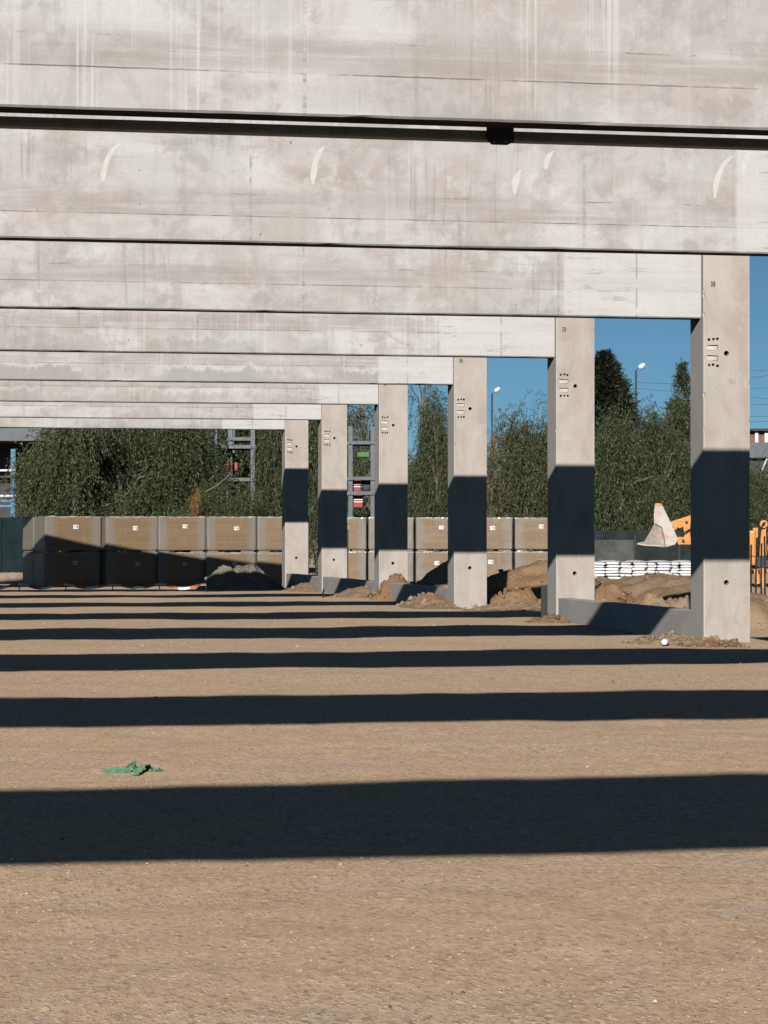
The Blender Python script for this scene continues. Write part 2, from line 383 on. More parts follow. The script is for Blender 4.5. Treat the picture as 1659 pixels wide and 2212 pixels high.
def link(name, me, parent=None, loc=None):
    o = bpy.data.objects.new(name, me); COL.objects.link(o)
    if parent is not None: o.parent = parent
    if loc is not None: o.location = loc
    return o
def tag(o, label, cat, group=None, kind='thing'):
    o['label'] = label; o['category'] = cat; o['kind'] = kind
    if group: o['group'] = group
    return o
def struct(o): o['kind'] = 'structure'; return o
def stuff(o, label): o['kind'] = 'stuff'; o['label'] = label; return o
def thing(name, loc, label, cat, group=None, rz=0.0):
    o = bpy.data.objects.new(name, None); COL.objects.link(o); o.location = loc; o.rotation_euler.z = rz
    o.empty_display_size = .1
    return tag(o, label, cat, group)
def dup(o, loc=None, label=None, rz=None, scale=None, parent=None):
    kids = list(o.children)
    c = o.copy(); COL.objects.link(c)
    if parent is not None: c.parent = parent
    if loc is not None: c.location = loc
    if label: c['label'] = label
    if rz is not None: c.rotation_euler.z = rz
    if scale is not None: c.scale = scale
    for k in kids: dup(k, parent=c)
    return c
def fbm(x, y, z=0.0, o=4): return mn.fractal(Vector((x, y, z)), 1.0, 2.0, o)

# ------------------------------------------------------------------ ground, one sheet to the horizon
GY = [(-3000, -1.32), (4, -1.30), (10, -1.25), (12.5, -1.205), (15.7, -1.155), (21, -1.125), (30, -1.09), (45, -1.10), (58, -1.16), (70, -1.2), (2000, -1.2)]
def gz(x, y):
    for (a, za), (b, zb) in zip(GY, GY[1:]):
        if a <= y <= b: z = za + (zb - za) * (y - a) / (b - a); break
    out = max(0, min(1, (x - 9.0) / .9)) * max(0, min(1, (y - 18) / 4)) * max(0, min(1, (60 - y) / 10))
    z -= .17 * out
    k = min(1.0, 30 / max(abs(y), 1))
    z += .018 * fbm(x * .35 + 3, y * .35, 2, 4) + .010 * fbm(x * 1.1, y * 1.1 + 40, 3, 2) * min(1, max(0, (y - 9) / 8)) + .006 * k * fbm(x * 2.3, y * 2.3, 7, 3)
    if 6 < y < 18 and -1.2 < x < 7: z += k * (.0010 * fbm(x * 7, y * 7, 1, 3) + .0010 * fbm(x * 26, y * 26, 5, 2)) * (.6 + .8 * max(0, fbm(x * .7 + 31, y * .7, 4, 3) + .3))
    return EYE + z
def axis(parts):
    r = []
    for a, b, s in parts:
        n = max(1, round((b - a) / s)); r += [a + (b - a) * i / n for i in range(n)]
    return r + [parts[-1][1]]
gx = axis([(-700, -100, 200), (-100, -12, 22), (-12, -1, 1), (-1, 6, .05), (6, 9, .16), (9, 26, .5), (26, 60, 6), (60, 900, 210)])
gy = axis([(-200, -10, 50), (-10, 5, 1.5), (5, 6.3, .12), (6.3, 15, .034), (15, 18, .1), (18, 32, .2), (32, 64, .35), (64, 100, 3), (100, 1600, 300)])
V = [(x, y, gz(x, y)) for y in gy for x in gx]; W = len(gx)
g = MB(); g.v = V; g.f = [(j * W + i, j * W + i + 1, (j + 1) * W + i + 1, (j + 1) * W + i) for j in range(len(gy) - 1) for i in range(W - 1)]; g.mi = [0] * len(g.f)
struct(g.build('ground', M['ground'], smooth=True))

# loose stone chips on the dirt
sb = MB()
def chip(p, r):
    k = R.randint(5, 7); a0 = R.random() * 6.3; el = R.uniform(.55, 1.0); t = R.random() * 6.3; h = r * R.uniform(.25, .7)
    rim = []
    for i in range(k):
        a = a0 + i * 2 * PI / k; q = Vector((math.cos(a) * r * R.uniform(.8, 1.15), math.sin(a) * r * el * R.uniform(.8, 1.15), 0)); rim.append(Matrix.Rotation(t, 3, 'Z') @ q)
    top = [v * R.uniform(.45, .75) + Vector((0, 0, h * R.uniform(.7, 1.15))) for v in rim]
    sb.add([p + v - Vector((0, 0, .002)) for v in rim] + [p + v for v in top] + [p + Vector((0, 0, h * 1.1))], [(k + i, k + (i + 1) % k, 2 * k) for i in range(k)] + [(i, (i + 1) % k, k + (i + 1) % k, k + i) for i in range(k)])
n_c = 0
while n_c < 5500:
    y = 6 + 30 * R.random() ** 2.2; t = R.uniform(-.02, .345); x = y * t
    if x > 8: continue
    if fbm(x * .5 + 31, y * .5 + 7, 0, 3) < R.uniform(-.35, .45): continue
    chip(Vector((x, y, gz(x, y))), R.uniform(.0022, .0062) * (1 + (R.random() < .03) * 1.0) * (1 + y / 40)); n_c += 1
stuff(sb.build('gravel', M['stone']), 'loose stone chips scattered over the compacted dirt')

# ------------------------------------------------------------------ columns
XC, Y1, H = 8.203, 25.5416, 2.2318
CW, CD, BAY, LAST = .50, .45, 6.0, 4.749
TOPC = 2.95
def cy(k): return Y1 + BAY * (k - 1) if k < 6 else Y1 + BAY * 4 + LAST
BASE = -1.55
def column_mesh(seed):
    R = random.Random(seed)
    import bmesh
    b = MB().box(0, CW, 0, CD, 0, TOPC - BASE, bev=.012)
    me = b.mesh('shaft', M['column'])
    o = link('cut_body', me); cut = MB()
    def hole(x, z, r, d): x += R.uniform(-.004, .004); z += R.uniform(-.005, .005); cut.tube([(x, -.05, z - BASE), (x, d, z - BASE)], r * R.uniform(.92, 1.1), 14)
    for z in (2.01, 1.745):
        for x in (.063, .107, .150): hole(x, z + R.uniform(-.004, .004), .0155, .10)
    hole(.245, 1.87, .027, .2); hole(.242, -.488, .026, .2)
    for z in (1.925, 1.818):
        m4 = Matrix.Translation((.1, 0, z - BASE)) @ Matrix.Rotation(R.uniform(-.05, .05), 4, 'Y'); cut.box(-.058, .058, -.05, .022, -.027, .027, 0, m4)
    cut.box(.082, .128, -.05, .05, 2.55 - BASE, 2.605 - BASE)
    for _ in range(16):       # chipped arrises
        z = R.uniform(.4, TOPC - BASE - .3); xx = R.choice((0, 0, CW)); r = R.uniform(.008, .022)
        import bmesh as bmm
        bb = bmm.new(); bmm.ops.create_icosphere(bb, subdivisions=1, radius=r); bb.verts.index_update()
        cut.add([Vector((xx + v.co.x, v.co.y + .002, z + v.co.z * R.uniform(1.2, 2.6))) for v in bb.verts], [[v.index for v in f.verts] for f in bb.faces]); bb.free()
    c = link('cut_tool', cut.mesh('cut_tool', M['column']))
    m = o.modifiers.new('b', 'BOOLEAN'); m.operation = 'DIFFERENCE'; m.object = c; m.solver = 'EXACT'; m.use_self = True
    dg = bpy.context.evaluated_depsgraph_get(); dg.update()
    new = bpy.data.meshes.new_from_object(o.evaluated_get(dg)); new.name = 'shaft'
    bpy.data.objects.remove(o); bpy.data.objects.remove(c)
    return new
def make_column(k, label):
    t = thing('concrete_column', (XC, cy(k), EYE + BASE), label, 'column', 'precast concrete columns in a row')
    link('shaft', column_mesh(k + 40), t)
    for z in (1.925, 1.818):
        MB().box(.046, .155, .012, .021, z - .024 - BASE, z + .018 - BASE, bev=.002).build('weld_plate', M['plate'], t)
    lp = MB().tube([(.09, .03, 2.56 - BASE), (.095, .012, 2.59 - BASE), (.112, .008, 2.597 - BASE), (.12, .03, 2.56 - BASE)], .006, 6)
    lp.build('lifting_loop', M['plate'], t)
    return t
col_lab = {
    1: 'nearest and tallest concrete column in view, with orange machine parts showing past its right edge',
    2: 'concrete column standing between the two patches of blue sky, low grey panel against its foot',
    3: 'concrete column with the thin bent rod and brown rubble beside its foot',
    4: 'concrete column with a ridge of brown dirt lying across its foot',
    5: 'concrete column with the red and green rack goods showing just past its right edge',
    6: 'farthest and smallest concrete column, right beside the dark gravel heap',
    0: 'concrete column beyond the picture carrying the girder with pale curved smears',
    -1: 'concrete column beyond the picture carrying the girder with the steel bar',
    -2: 'concrete column beside the viewer carrying the girder overhead',
    -3: 'concrete column behind all others at the near end of the frame'}
c1 = make_column(1, col_lab[1])
for k in (2, 3, 4, 5, 6, 0, -1, -2, -3):
    make_column(k, col_lab[k])

# ------------------------------------------------------------------ girders
GT, GH, GINS = .22, 1.062, .075
def girder_mesh(seed):
    L = 17.6; n = 150; rr = random.Random(seed); b = MB(); c = .012
    prof = [(0, c), (c, 0), (GT - c, 0), (GT, c), (GT, GH), (0, GH)]
    for i in range(n + 1):
        x = .22 - (L + .22) * (i / n)
        for j, (y, z) in enumerate(prof):
            dz = 0
            if j < 2: dz = .0025 * fbm(x * 6, seed, j, 3) + (.006 if rr.random() < .015 else 0) + .006 * fbm(x * .4, seed + 9, 0, 2)
            b.v.append((x, y, z + dz))
    if seed == 5 * 13 + 50:      # last but one girder: unseen taper added to shape its shadow on the packs
        b.v = [(x, y, z if z < .5 else GH + (0 if x > -1.5 else .22 - .62 * max(0, min(1, (x + 8.2) / 6.4)))) for x, y, z in b.v]
    k = len(prof)
    for i in range(n):
        for j in range(k): b.f.append((i * k + j, i * k + (j + 1) % k, (i + 1) * k + (j + 1) % k, (i + 1) * k + j))
    b.f += [tuple(range(k)), tuple(range(n * k + k - 1, n * k - 1, -1))]; b.mi = [0] * len(b.f)
    return b.mesh('roof_girder', M['girder'])
gird_lab = {
    -3: 'pale concrete roof girder overhead casting the nearest broad shadow band',
    -2: 'pale concrete roof girder above the picture casting the second shadow band',
    -1: 'uppermost pale concrete girder, with a dark steel profile and bolted plate along its underside',
    0: 'pale concrete girder with white curved smears, directly under the dark steel profile',
    1: 'pale concrete girder bearing on the nearest, tallest column',
    2: 'pale concrete girder bearing on the column between the two patches of blue sky',
    3: 'concrete girder bearing on the column beside the thin bent rod',
    4: 'concrete girder bearing on the column with dirt across its foot',
    5: 'concrete girder bearing on the column beside the red and green rack goods',
    6: 'farthest and lowest seeming concrete girder, right above the treetops and bearing on the farthest column'}
gird = {}
for k in range(-3, 7):
    o = link('roof_girder', girder_mesh(k * 13 + 50), None, (XC, cy(k) + GINS, EYE + H))
    tag(o, gird_lab[k], 'girder', 'precast concrete roof girders'); gird[k] = o
    o.color = {-1: (1, .12, .45, 1.5), 0: (.25, .08, .8, 1.60), 1: (.2, .1, .9, 1.43), 2: (.6, .55, .55, 1.45), 3: (.55, 1, .2, 1.1), 4: (.4, .6, .7, 1.0), 5: (.15, .1, .6, 1.3)}.get(k, (.5, .3, .2, 1.3))
# lime smears thrown across one girder's face
def smear(parent, px, py, sx, sy, seed):
    Yb = cy(0) + GINS; rr = random.Random(seed)
    zc = Yb * CT + (Yb * math.tan(TH + math.atan((px - 829.5) / F))) * ST
    p = spot(px, py, zc); k = zc / F
    b = MB(); n = 22; pts = []
    for i in range(n + 1):
        t = i / n
        x = p.x - XC + k * sx * (.12 * t + .88 * t ** 2.4); z = p.z - EYE - H + k * sy * (1 - (1 - t) ** 1.25)
        w = k * 7.5 * math.sin(PI * (.06 + t * .9)) ** .7 * (1 + .35 * fbm(t * 3, seed, 0, 2))
        pts.append((x, z, w))
    for x, z, w in pts: b.v += [(x - w, -.0015, z), (x + w, -.0015, z + w * .4)]
    for i in range(n): b.f.append((2 * i, 2 * i + 1, 2 * i + 3, 2 * i + 2)); b.mi.append(0)
    b.build('lime_smear', M['smear'], parent)
for i, a in enumerate([(222, 392, 52, 92), (676, 398, 26, 84), (1112, 420, 14, 54), (1180, 365, 18, 40), (1545, 428, 48, 96), (1606, 380, 34, 66)]): smear(gird[0], *a, i)
# steel profile under the top girder
t = thing('steel_profile', (XC, cy(-1) + GINS + GT, EYE + H), 'dark steel channel with a bolted plate hanging just under the uppermost girder', 'steel beam')
b = MB().box(-17.4, .1, .030, .036, -.062, -.011); b.box(-17.4, .1, .0365, .13, -.062, -.056); b.box(-17.4, .1, .0365, .13, -.019, -.013)
b.box(-17.4, .1, .022, .0295, -.064, -.044)
b.build('profile', M['steel'], t)
a0 = spot(1052, 290, 14.2); a1 = spot(1113, 290, 14.2)
x0, x1 = a0.x - XC, a1.x - XC
MB().prism([(x0, .008, -.066), (x0 + .03, .008, -.090), (x1 - .035, .008, -.090), (x1, .008, -.072), (x1, .008, .06), (x0, .008, .06)], (0, 1, 0), .010).build('gusset_plate', M['dark'], t)
for xx in (x0 + .04, x1 - .045): MB().tube([(xx, -.004, -.076), (xx, .008, -.076)], .007, 6).build('bolt', M['plate'], t)

# ------------------------------------------------------------------ low plinth panels between the columns
pl = [(1, 2, 'low grey concrete panel between the two nearest columns'), (3, 4, 'low grey concrete panel in front of the column with dirt across its foot'),
      (4, 5, 'low grey concrete panel in front of the column with the rack goods beside it'), (5, 6, 'low grey concrete panel in front of the farthest column')]
for a, c, lb in pl:
    y0, y1 = cy(a) + CD + .04, cy(c) - .01
    o = MB().box(0, .16, 0, y1 - y0, -.75, 0, bev=.012).build('plinth_panel', M['panel'], None, (XC + .022, y0, EYE - .785 - .006 * a))
    tag(o, lb, 'plinth panel', 'low plinth panels between columns')

# ------------------------------------------------------------------ heaps of dirt
def mound(name, x, y, rx, ry, h, mat, label, seed, rz=0.0, rough=.35, n=84, flat=.0, sharp=1.2):
    b = MB(); cr, sr = math.cos(rz), math.sin(rz)
    m = max(20, int(n * ry / rx)) if ry < rx else n
    for j in range(m + 1):
        for i in range(n + 1):
            u, v = 2.2 * (i / n - .5), 2.2 * (j / m - .5)
            lx, ly = u * rx, v * ry
            wx, wy = x + lx * cr - ly * sr, y + lx * sr + ly * cr
            d = math.sqrt(u * u + v * v) * (1 + .28 * fbm(wx * .9, wy * .9, seed, 3))
            e = max(0.0, 1 - d ** 1.5) ** (sharp * 1.25)
            q = min(1, e * 4)
            z = h * e * (1 + .45 * rough * fbm(wx * 1.9, wy * 1.9, seed + 4, 3)) + q * rough * (.035 * fbm(wx * 6, wy * 6, seed, 3) + .045 * max(0, fbm(wx * 13, wy * 13, seed + 2, 3) - .1))
            b.v.append((wx, wy, gz(wx, wy) - .012 - (.05 if d > 1.06 else 0) + z))
    for j in range(m):
        for i in range(n): b.f.append((j * (n + 1) + i, j * (n + 1) + i + 1, (j + 1) * (n + 1) + i + 1, (j + 1) * (n + 1) + i)); b.mi.append(0)
    o = b.build(name, mat, smooth=True)
    me = o.data; c = Vector((x, y, gz(x, y)))
    me.transform(Matrix.Translation(-c)); o.location = c
    return tag(o, label, 'dirt heap', 'heaps of dug dirt')
def clods(o, n, lo, hi, seed):
    rr = random.Random(seed); b = MB(); me = o.data; vs = [v.co for v in me.vertices]; zs = sorted(v.z for v in vs); z0 = zs[int(len(zs) * .45)]
    up = [v for v in vs if v.z > z0]; m = 0
    while m < n:
        p = rr.choice(up); r = lo + (hi - lo) * rr.random() ** 2.5; m += 1
        q = p + Vector((rr.uniform(-.03, .03), rr.uniform(-.03, .03), r * .25)); ax = [rr.uniform(.7, 1.3) for _ in range(3)]; rot = Matrix.Rotation(rr.uniform(0, 6.3), 3, Vector((rr.gauss(0, 1), rr.gauss(0, 1), rr.gauss(0, 1))).normalized())
        k = [(1, 0, 0), (-1, 0, 0), (0, 1, 0), (0, -1, 0), (0, 0, 1), (0, 0, -1), (.7, .7, .5), (-.7, -.6, .6), (.6, -.7, -.5), (-.7, .6, -.5)]
        import bmesh
        bm = bmesh.new()
        for c in k: bm.verts.new(rot @ (Vector(c) * rr.uniform(.75, 1.1) * r * ax[k.index(c) % 3]) + q)
        bmesh.ops.convex_hull(bm, input=bm.verts); bm.verts.ensure_lookup_table(); bm.verts.index_update()
        b.add([v.co.copy() for v in bm.verts], [[v.index for v in f.verts] for f in bm.faces]); bm.free()
    c = b.build('clods', o.data.materials[0], o); c['kind'] = 'stuff'
def at(px, zc): return site(px, zc)
x, y = at(515, 54.1); hp = mound('dirt_heap', x, y, 1.05, .8, .60, M['gray_dirt'], 'grey gravel heap in shade left of the farthest column', 1, -.1, 1.1, sharp=1.0); clods(hp, 30, .010, 0.05, 1)
x, y = at(1135, 43.6); hp = mound('dirt_heap', x + .3, y, 1.9, 1.5, .82, M['clay'], 'brown heap with a black shadow on it behind the thin bent rod', 2, -.1, .3, sharp=.9); clods(hp, 60, .010, 0.08, 2)
x, y = at(1128, 39.4); hp = mound('dirt_heap', x, y, .66, .42, .36, M['clay'], 'small crumbly orange brown heap at the foot of the bent rod', 3, 0, .8); clods(hp, 90, .010, 0.05, 3)
x, y = at(1035, 38.0); hp = mound('dirt_heap', x + .5, y - .5, 1.1, .5, .13, M['dirt'], 'flat spread of dirt in front of the column beside the bent rod', 4, .1, .6); clods(hp, 70, .010, 0.05, 4)
x, y = at(1446, 39.3); hp = mound('dirt_heap', x, y, 1.25, 4.6, .66, M['dirt'], 'broad tan heap below the stacked white sacks near the loader bucket', 5, .0, .35, sharp=.5); clods(hp, 50, .010, 0.075, 5)
x, y = at(1300, 45.0); hp = mound('dirt_heap', x, y, 1.9, 2.0, .52, M['dirt'], 'broad tan heap below the leftmost stacks of white sacks', 6, 0, .35, sharp=.8); clods(hp, 30, .010, 0.07, 6)
x, y = at(1310, 33.2); hp = mound('dirt_heap', x, y, .78, .5, .47, M['clay'], 'dark brown cut bank behind the near low panel', 7, .1, .6, sharp=.45); clods(hp, 70, .010, 0.05, 7)
x, y = at(1440, 32.6); hp = mound('dirt_heap', x, y, .9, .4, .42, M['dirt'], 'ridge of crumbled clods just above the near low panel', 8, -.1, 1.0, sharp=.7); clods(hp, 95, .010, 0.05, 8)
x, y = at(1455, 26.4); hp = mound('dirt_heap', x, y, .66, .42, .085, M['dirt'], 'low crumbly dirt at the foot of the nearest column', 9, -.6, .8); clods(hp, 95, .010, 0.05, 9)
x, y = at(1540, 25.8); hp = mound('dirt_heap', x, y, .38, .22, .05, M['clay'], 'low dirt edge right under the front of the nearest column', 10, -.2, .8); clods(hp, 60, .010, 0.05, 10)
x, y = at(1185, 32.2); hp = mound('dirt_heap', x, y, .35, .45, .10, M['clay'], 'small dirt patch at the inner foot of the column between the sky patches', 11, 0, .8); clods(hp, 40, .010, 0.05, 11)
x, y = at(930, 39.3); hp = mound('dirt_heap', x, y, .55, 1.4, .22, M['dirt'], 'tan dirt sloping against the low panel beside the rod column', 12, 0, .5); clods(hp, 60, .010, 0.05, 12)
x, y = at(852, 43.6); hp = mound('dirt_heap', x, y - .05, .50, .30, .36, M['clay'], 'ridge of brown dirt across a column foot', 13, 0, .9, sharp=.5); clods(hp, 80, .010, 0.05, 13)
x, y = at(960, 46.5); hp = mound('dirt_heap', x + .2, y, 1.2, 1.0, .8, M['dirt'], 'tan dirt piled against the wrapped packs between two columns', 14, 0, .4); clods(hp, 60, .010, 0.07, 14)
x, y = at(775, 45.8); hp = mound('dirt_heap', x, y, .5, 1.4, .19, M['dirt'], 'tan dirt sloping up to the low panel by the rack goods column', 15, 0, .5); clods(hp, 40, .010, 0.05, 15)
x, y = at(665, 51.8); hp = mound('dirt_heap', x, y, .6, 1.6, .18, M['dirt'], 'tan dirt sloping up to the low panel by the farthest column', 16, 0, .5); clods(hp, 30, .010, 0.05, 16)

# ------------------------------------------------------------------ film wrapped packs, two tiers
def pack_mesh(w, d, h, seed):
    import bmesh
    rr = random.Random(seed); bm = bmesh.new(); bmesh.ops.create_cube(bm, size=1)
    for v in bm.verts: v.co = Vector(((v.co.x + .5) * w, (v.co.y + .5) * d, .045 + (v.co.z + .5) * (h - .045)))
    bmesh.ops.bevel(bm, geom=list(bm.edges), offset=.03, segments=2, affect='EDGES', profile=.6)
    bmesh.ops.subdivide_edges(bm, edges=list(bm.edges), cuts=4, use_grid_fill=True)
    for v in bm.verts:
        p = v.co; k = .007
        v.co = p + Vector((fbm(p.x * 3, p.y * 3 + seed, p.z * 3, 2), fbm(p.x * 3 + 9, p.y * 3, p.z * 3 + seed, 2), .8 * fbm(p.x * 4, p.y * 4 + 5, seed, 2))) * k
    for a, b2 in ((.03, .24), (.70, .97)):
        r = bmesh.ops.create_cube(bm, size=1)['verts']
        for v in r: v.co = Vector((w * (a + (b2 - a) * (v.co.x + .5)), d * (.03 + .94 * (v.co.y + .5)), .055 * (v.co.z + .5)))
    me = bpy.data.meshes.new('wrapped_bundle'); bm.to_mesh(me); bm.free(); me.materials.append(M['film'])
    me.polygons.foreach_set('use_smooth', [False] * len(me.polygons)); return me
def flap_mesh(w, d, h, seed):
    rr = random.Random(seed); b = MB(); n = 26
    for i in range(n + 1):
        u = i / n; x = w * u
        b.v += [(x, -.006 + rr.uniform(-.006, .003), h - rr.uniform(.005, .025)), (x, rr.uniform(-.006, .004), h + rr.uniform(.0, .012) + max(0, .03 * fbm(u * 5, seed, 0, 2))), (x, d * .25, h + .004 + rr.uniform(0, .01))]
    for i in range(n):
        for j in (0, 1): b.f.append((3 * i + j, 3 * i + j + 1, 3 * i + j + 4, 3 * i + j + 3)); b.mi.append(0)
    return b.mesh('film_edge', M['clear'])
def label_mesh():
    b = MB().box(-.062, .062, -.004, 0, -.052, .052)
    b.box(-.045, .012, -.006, -.0045, .012, .030, 1); b.box(-.045, .035, -.006, -.0045, -.012, -.003, 1); b.box(.02, .05, -.006, -.0045, -.036, .032, 1)
    return b.mesh('paper_label', [M['paper'], M['ink']])
LABEL = label_mesh()
PH = .81
pk = []   # px of the left front corner, py_base unused, zc, width, depth, rotation in plan, word
names_row = ['at the left end of the row, left side face showing', 'second from the left end of the row', 'third from the left end of the row',
             'fourth from the left end of the row', 'just left of the farthest column', 'behind the gap between the two farthest columns',
             'in the gap below the rack goods, left of its seam', 'in the gap below the rack goods, right of its seam',
             'in the gap left of the bent rod column', 'just right of the bent rod column', 'just left of the column between the sky patches',
             'hidden for the most part behind the column between the sky patches']
# positions follow the edge of the girder shadow that falls on the front faces
rows = [(97, 57.5, 1.33, .72, .30), (229, 57.95, 1.22, 1.0, .24), (342, 58.3, 1.10, 1.4, .18), (447, 58.55, 1.15, 1.4, .14), (557, 58.8, 1.20, 1.4, .05),
        (672, 61.2, 1.24, 1.3, -.10), (752, 61.6, .45, 1.3, -.13), (796, 61.7, 1.08, 1.3, -.13), (899, 61.6, 1.14, 1.3, -.13), (1006, 61.8, 1.12, 1.3, -.14), (1112, 61.9, 1.16, 1.3, -.14)]
rows[6] = (690, 61.6, 1.12, 1.3, -.13); rows.pop(5)
row_names = [names_row[0], names_row[1], names_row[2], names_row[3], names_row[4], names_row[6], names_row[7], names_row[8], names_row[9], names_row[10]]
lab_px = [(159, 159), (289, 294), (397, 397), (509, 506), (None, None), (748, None), (None, None), (954, 944), (1064, 1060), (1169, 1169)]
for i, (px, zc, w, d, rz) in enumerate(rows):
    x, y = site(px, zc); zb = EYE - 1.205
    for tier in (0, 1):
        z0 = zb + tier * PH
        lb = ('upper' if tier else 'lower') + ' brown film wrapped pack ' + row_names[i]
        jig = R.uniform(-.02, .02)
        t = thing('wrapped_pack', (x + jig * .5, y + jig, z0), lb, 'wrapped pack', 'brown film wrapped packs stacked two high', rz + jig * .3)
        link('wrapped_bundle', pack_mesh(w, d, PH - .004, i * 2 + tier), t)
        link('film_edge', flap_mesh(w, d, PH - .012, i * 2 + tier), t)
        lp = lab_px[i][1 - tier]
        if lp:
            dx = (lp - px) * zc / F / math.cos(rz + TH)
            lo = link('paper_label', LABEL, t, (min(dx, w - .08), -.012, PH * (.70 if tier else .68) + R.uniform(-.03, .03))); lo.rotation_euler.y = R.uniform(-.09, .09); lo.scale = (R.uniform(.78, 1.0), 1, R.uniform(.72, .95))
x, y = site(97, 57.6)
for tier in (0, 1):
    off = Vector((math.cos(.30 + PI / 2), math.sin(.30 + PI / 2))) * .745
    t = thing('wrapped_pack', (x + off.x, y + off.y, EYE - 1.205 + tier * PH), ('upper' if tier else 'lower') + ' brown wrapped pack half hidden behind the pack at the left end', 'wrapped pack', 'brown film wrapped packs stacked two high', .30)
    link('wrapped_bundle', pack_mesh(1.3, .70, PH - .004, 60 + tier), t)
    link('film_edge', flap_mesh(1.3, .70, PH - .012, 60 + tier), t)

# ------------------------------------------------------------------ trees
def leaves_object(P, D, S, mat, name, tw, bark, wid=.29):
    """P positions, D directions, S lengths: one small kite-shaped leaf each"""
    n = len(P); rs = np.random.RandomState(n)
    D = D / np.linalg.norm(D, axis=1)[:, None]
    A = np.cross(D, rs.normal(size=(n, 3))); A /= np.linalg.norm(A, axis=1)[:, None] + 1e-9
    S = S[:, None]
    v = np.empty((n, 4, 3)); v[:, 0] = P; v[:, 1] = P + D * S * .45 + A * S * wid * .5; v[:, 2] = P + D * S; v[:, 3] = P + D * S * .45 - A * S * wid * .5
    V2 = np.array([tuple(q) for q in tw.v], dtype=float).reshape(-1, 3); F2 = tw.f
    lv = np.concatenate([np.arange(4 * n), np.array([q + 4 * n for f in F2 for q in f], dtype=int)]); ln = np.array([len(f) for f in F2], dtype=int)
    ls = np.concatenate([np.arange(n) * 4, 4 * n + np.concatenate([[0], np.cumsum(ln)[:-1]])]) if len(F2) else np.arange(n) * 4
    me = bpy.data.meshes.new(name); me.vertices.add(4 * n + len(V2)); me.vertices.foreach_set('co', np.concatenate([v.reshape(-1), V2.reshape(-1)]))
    me.loops.add(len(lv)); me.loops.foreach_set('vertex_index', lv); me.polygons.add(n + len(F2))
    me.polygons.foreach_set('loop_start', ls); me.materials.append(mat); me.materials.append(bark)
    me.polygons.foreach_set('material_index', np.concatenate([np.zeros(n, dtype=int), np.ones(len(F2), dtype=int)])); me.update(calc_edges=True)
    return me
def tree_parts(kind, seed, h, rad, nstr, droop, leaf, mat, bark, dens=1.0, low=.12):
    """trunk + limbs + hanging leafy strands, tree height h, crown radius rad"""
    rr = random.Random(seed); rs = np.random.RandomState(seed)
    tb = MB(); pts = []; x = y = 0
    for i in range(7):
        pts.append((x, y, h * .8 * i / 6)); x += rr.uniform(-.12, .12) * rad * .5; y += rr.uniform(-.12, .12) * rad * .5
    tb.tube(pts, [h * .028 * (1 - .8 * i / 6) + .012 for i in range(7)], 8)
    tips = []; tw = MB()
    for i in range(46):
        k = rr.uniform(.15, 1); q = Vector(pts[min(6, int(k * 6))]); a = rr.uniform(0, 2 * PI)
        prof = math.sin(PI * min(1, .18 + .80 * k)) ** .7
        rl = rad * prof * rr.uniform(.55, 1.02); up = h * rr.uniform(.08, .26)
        e = q + Vector((math.cos(a) * rl, math.sin(a) * rl, up)); e.z = min(e.z, h * rr.uniform(.9, 1.04)); mid = q.lerp(e, .5) + Vector((0, 0, up * .3))
        tw.tube([q, mid, e], [.05 * h / 6 * (1.2 - k * .7), .03 * h / 6, .008], 5)
        tips += [q.lerp(mid, rr.uniform(.4, 1)) for _ in range(1)] + [mid.lerp(e, rr.random()) for _ in range(3)] + [e]
    P, D, S = [], [], []
    cl = [rr.choice(tips) + Vector((rr.gauss(0, .2), rr.gauss(0, .2), rr.gauss(0, .2))) * rad * .6 for _ in range(int(nstr / 19))]
    for s in range(nstr):
        b = rr.choice(cl) + Vector((rr.gauss(0, 1), rr.gauss(0, 1), rr.gauss(0, 1))) * rad * .085
        L = rr.uniform(.5, 1.0) * droop * h; n = int(L / (.062 / dens)) + 3
        out = Vector((b.x, b.y, 0)); out = out.normalized() if out.length > .05 else Vector((1, 0, 0))
        dirn = (out * rr.uniform(.1, .6) + Vector((rr.gauss(0, .3), rr.gauss(0, .3), rr.uniform(-.9, .5)))).normalized(); p = b.copy()
        prev = p.copy(); st = L / n; poly = [p.copy()]
        for i in range(n):
            dirn = (dirn + Vector((rr.gauss(0, .12), rr.gauss(0, .12), -.16 * (droop * 2.2)))).normalized(); p = p + dirn * st
            if p.z < h * low: break
            for _ in range(2 if rr.random() < .5 else 1):
                P.append((p.x + rr.gauss(0, .035), p.y + rr.gauss(0, .035), p.z + rr.gauss(0, .03)))
                D.append((dirn.x + rr.gauss(0, .55), dirn.y + rr.gauss(0, .55), dirn.z + rr.gauss(0, .5))); S.append(leaf * rr.uniform(.6, 1.3))
            poly.append(p.copy())
        if len(poly) > 4 and s % 16 == 0: tw.tube([poly[0], poly[len(poly) // 2], poly[-1]], [.012, .007, .003], 4, caps=False)
    crown = leaves_object(np.array(P), np.array(D), np.array(S), mat, 'crown', tw, bark)
    return tb.mesh('trunk', bark, True), crown
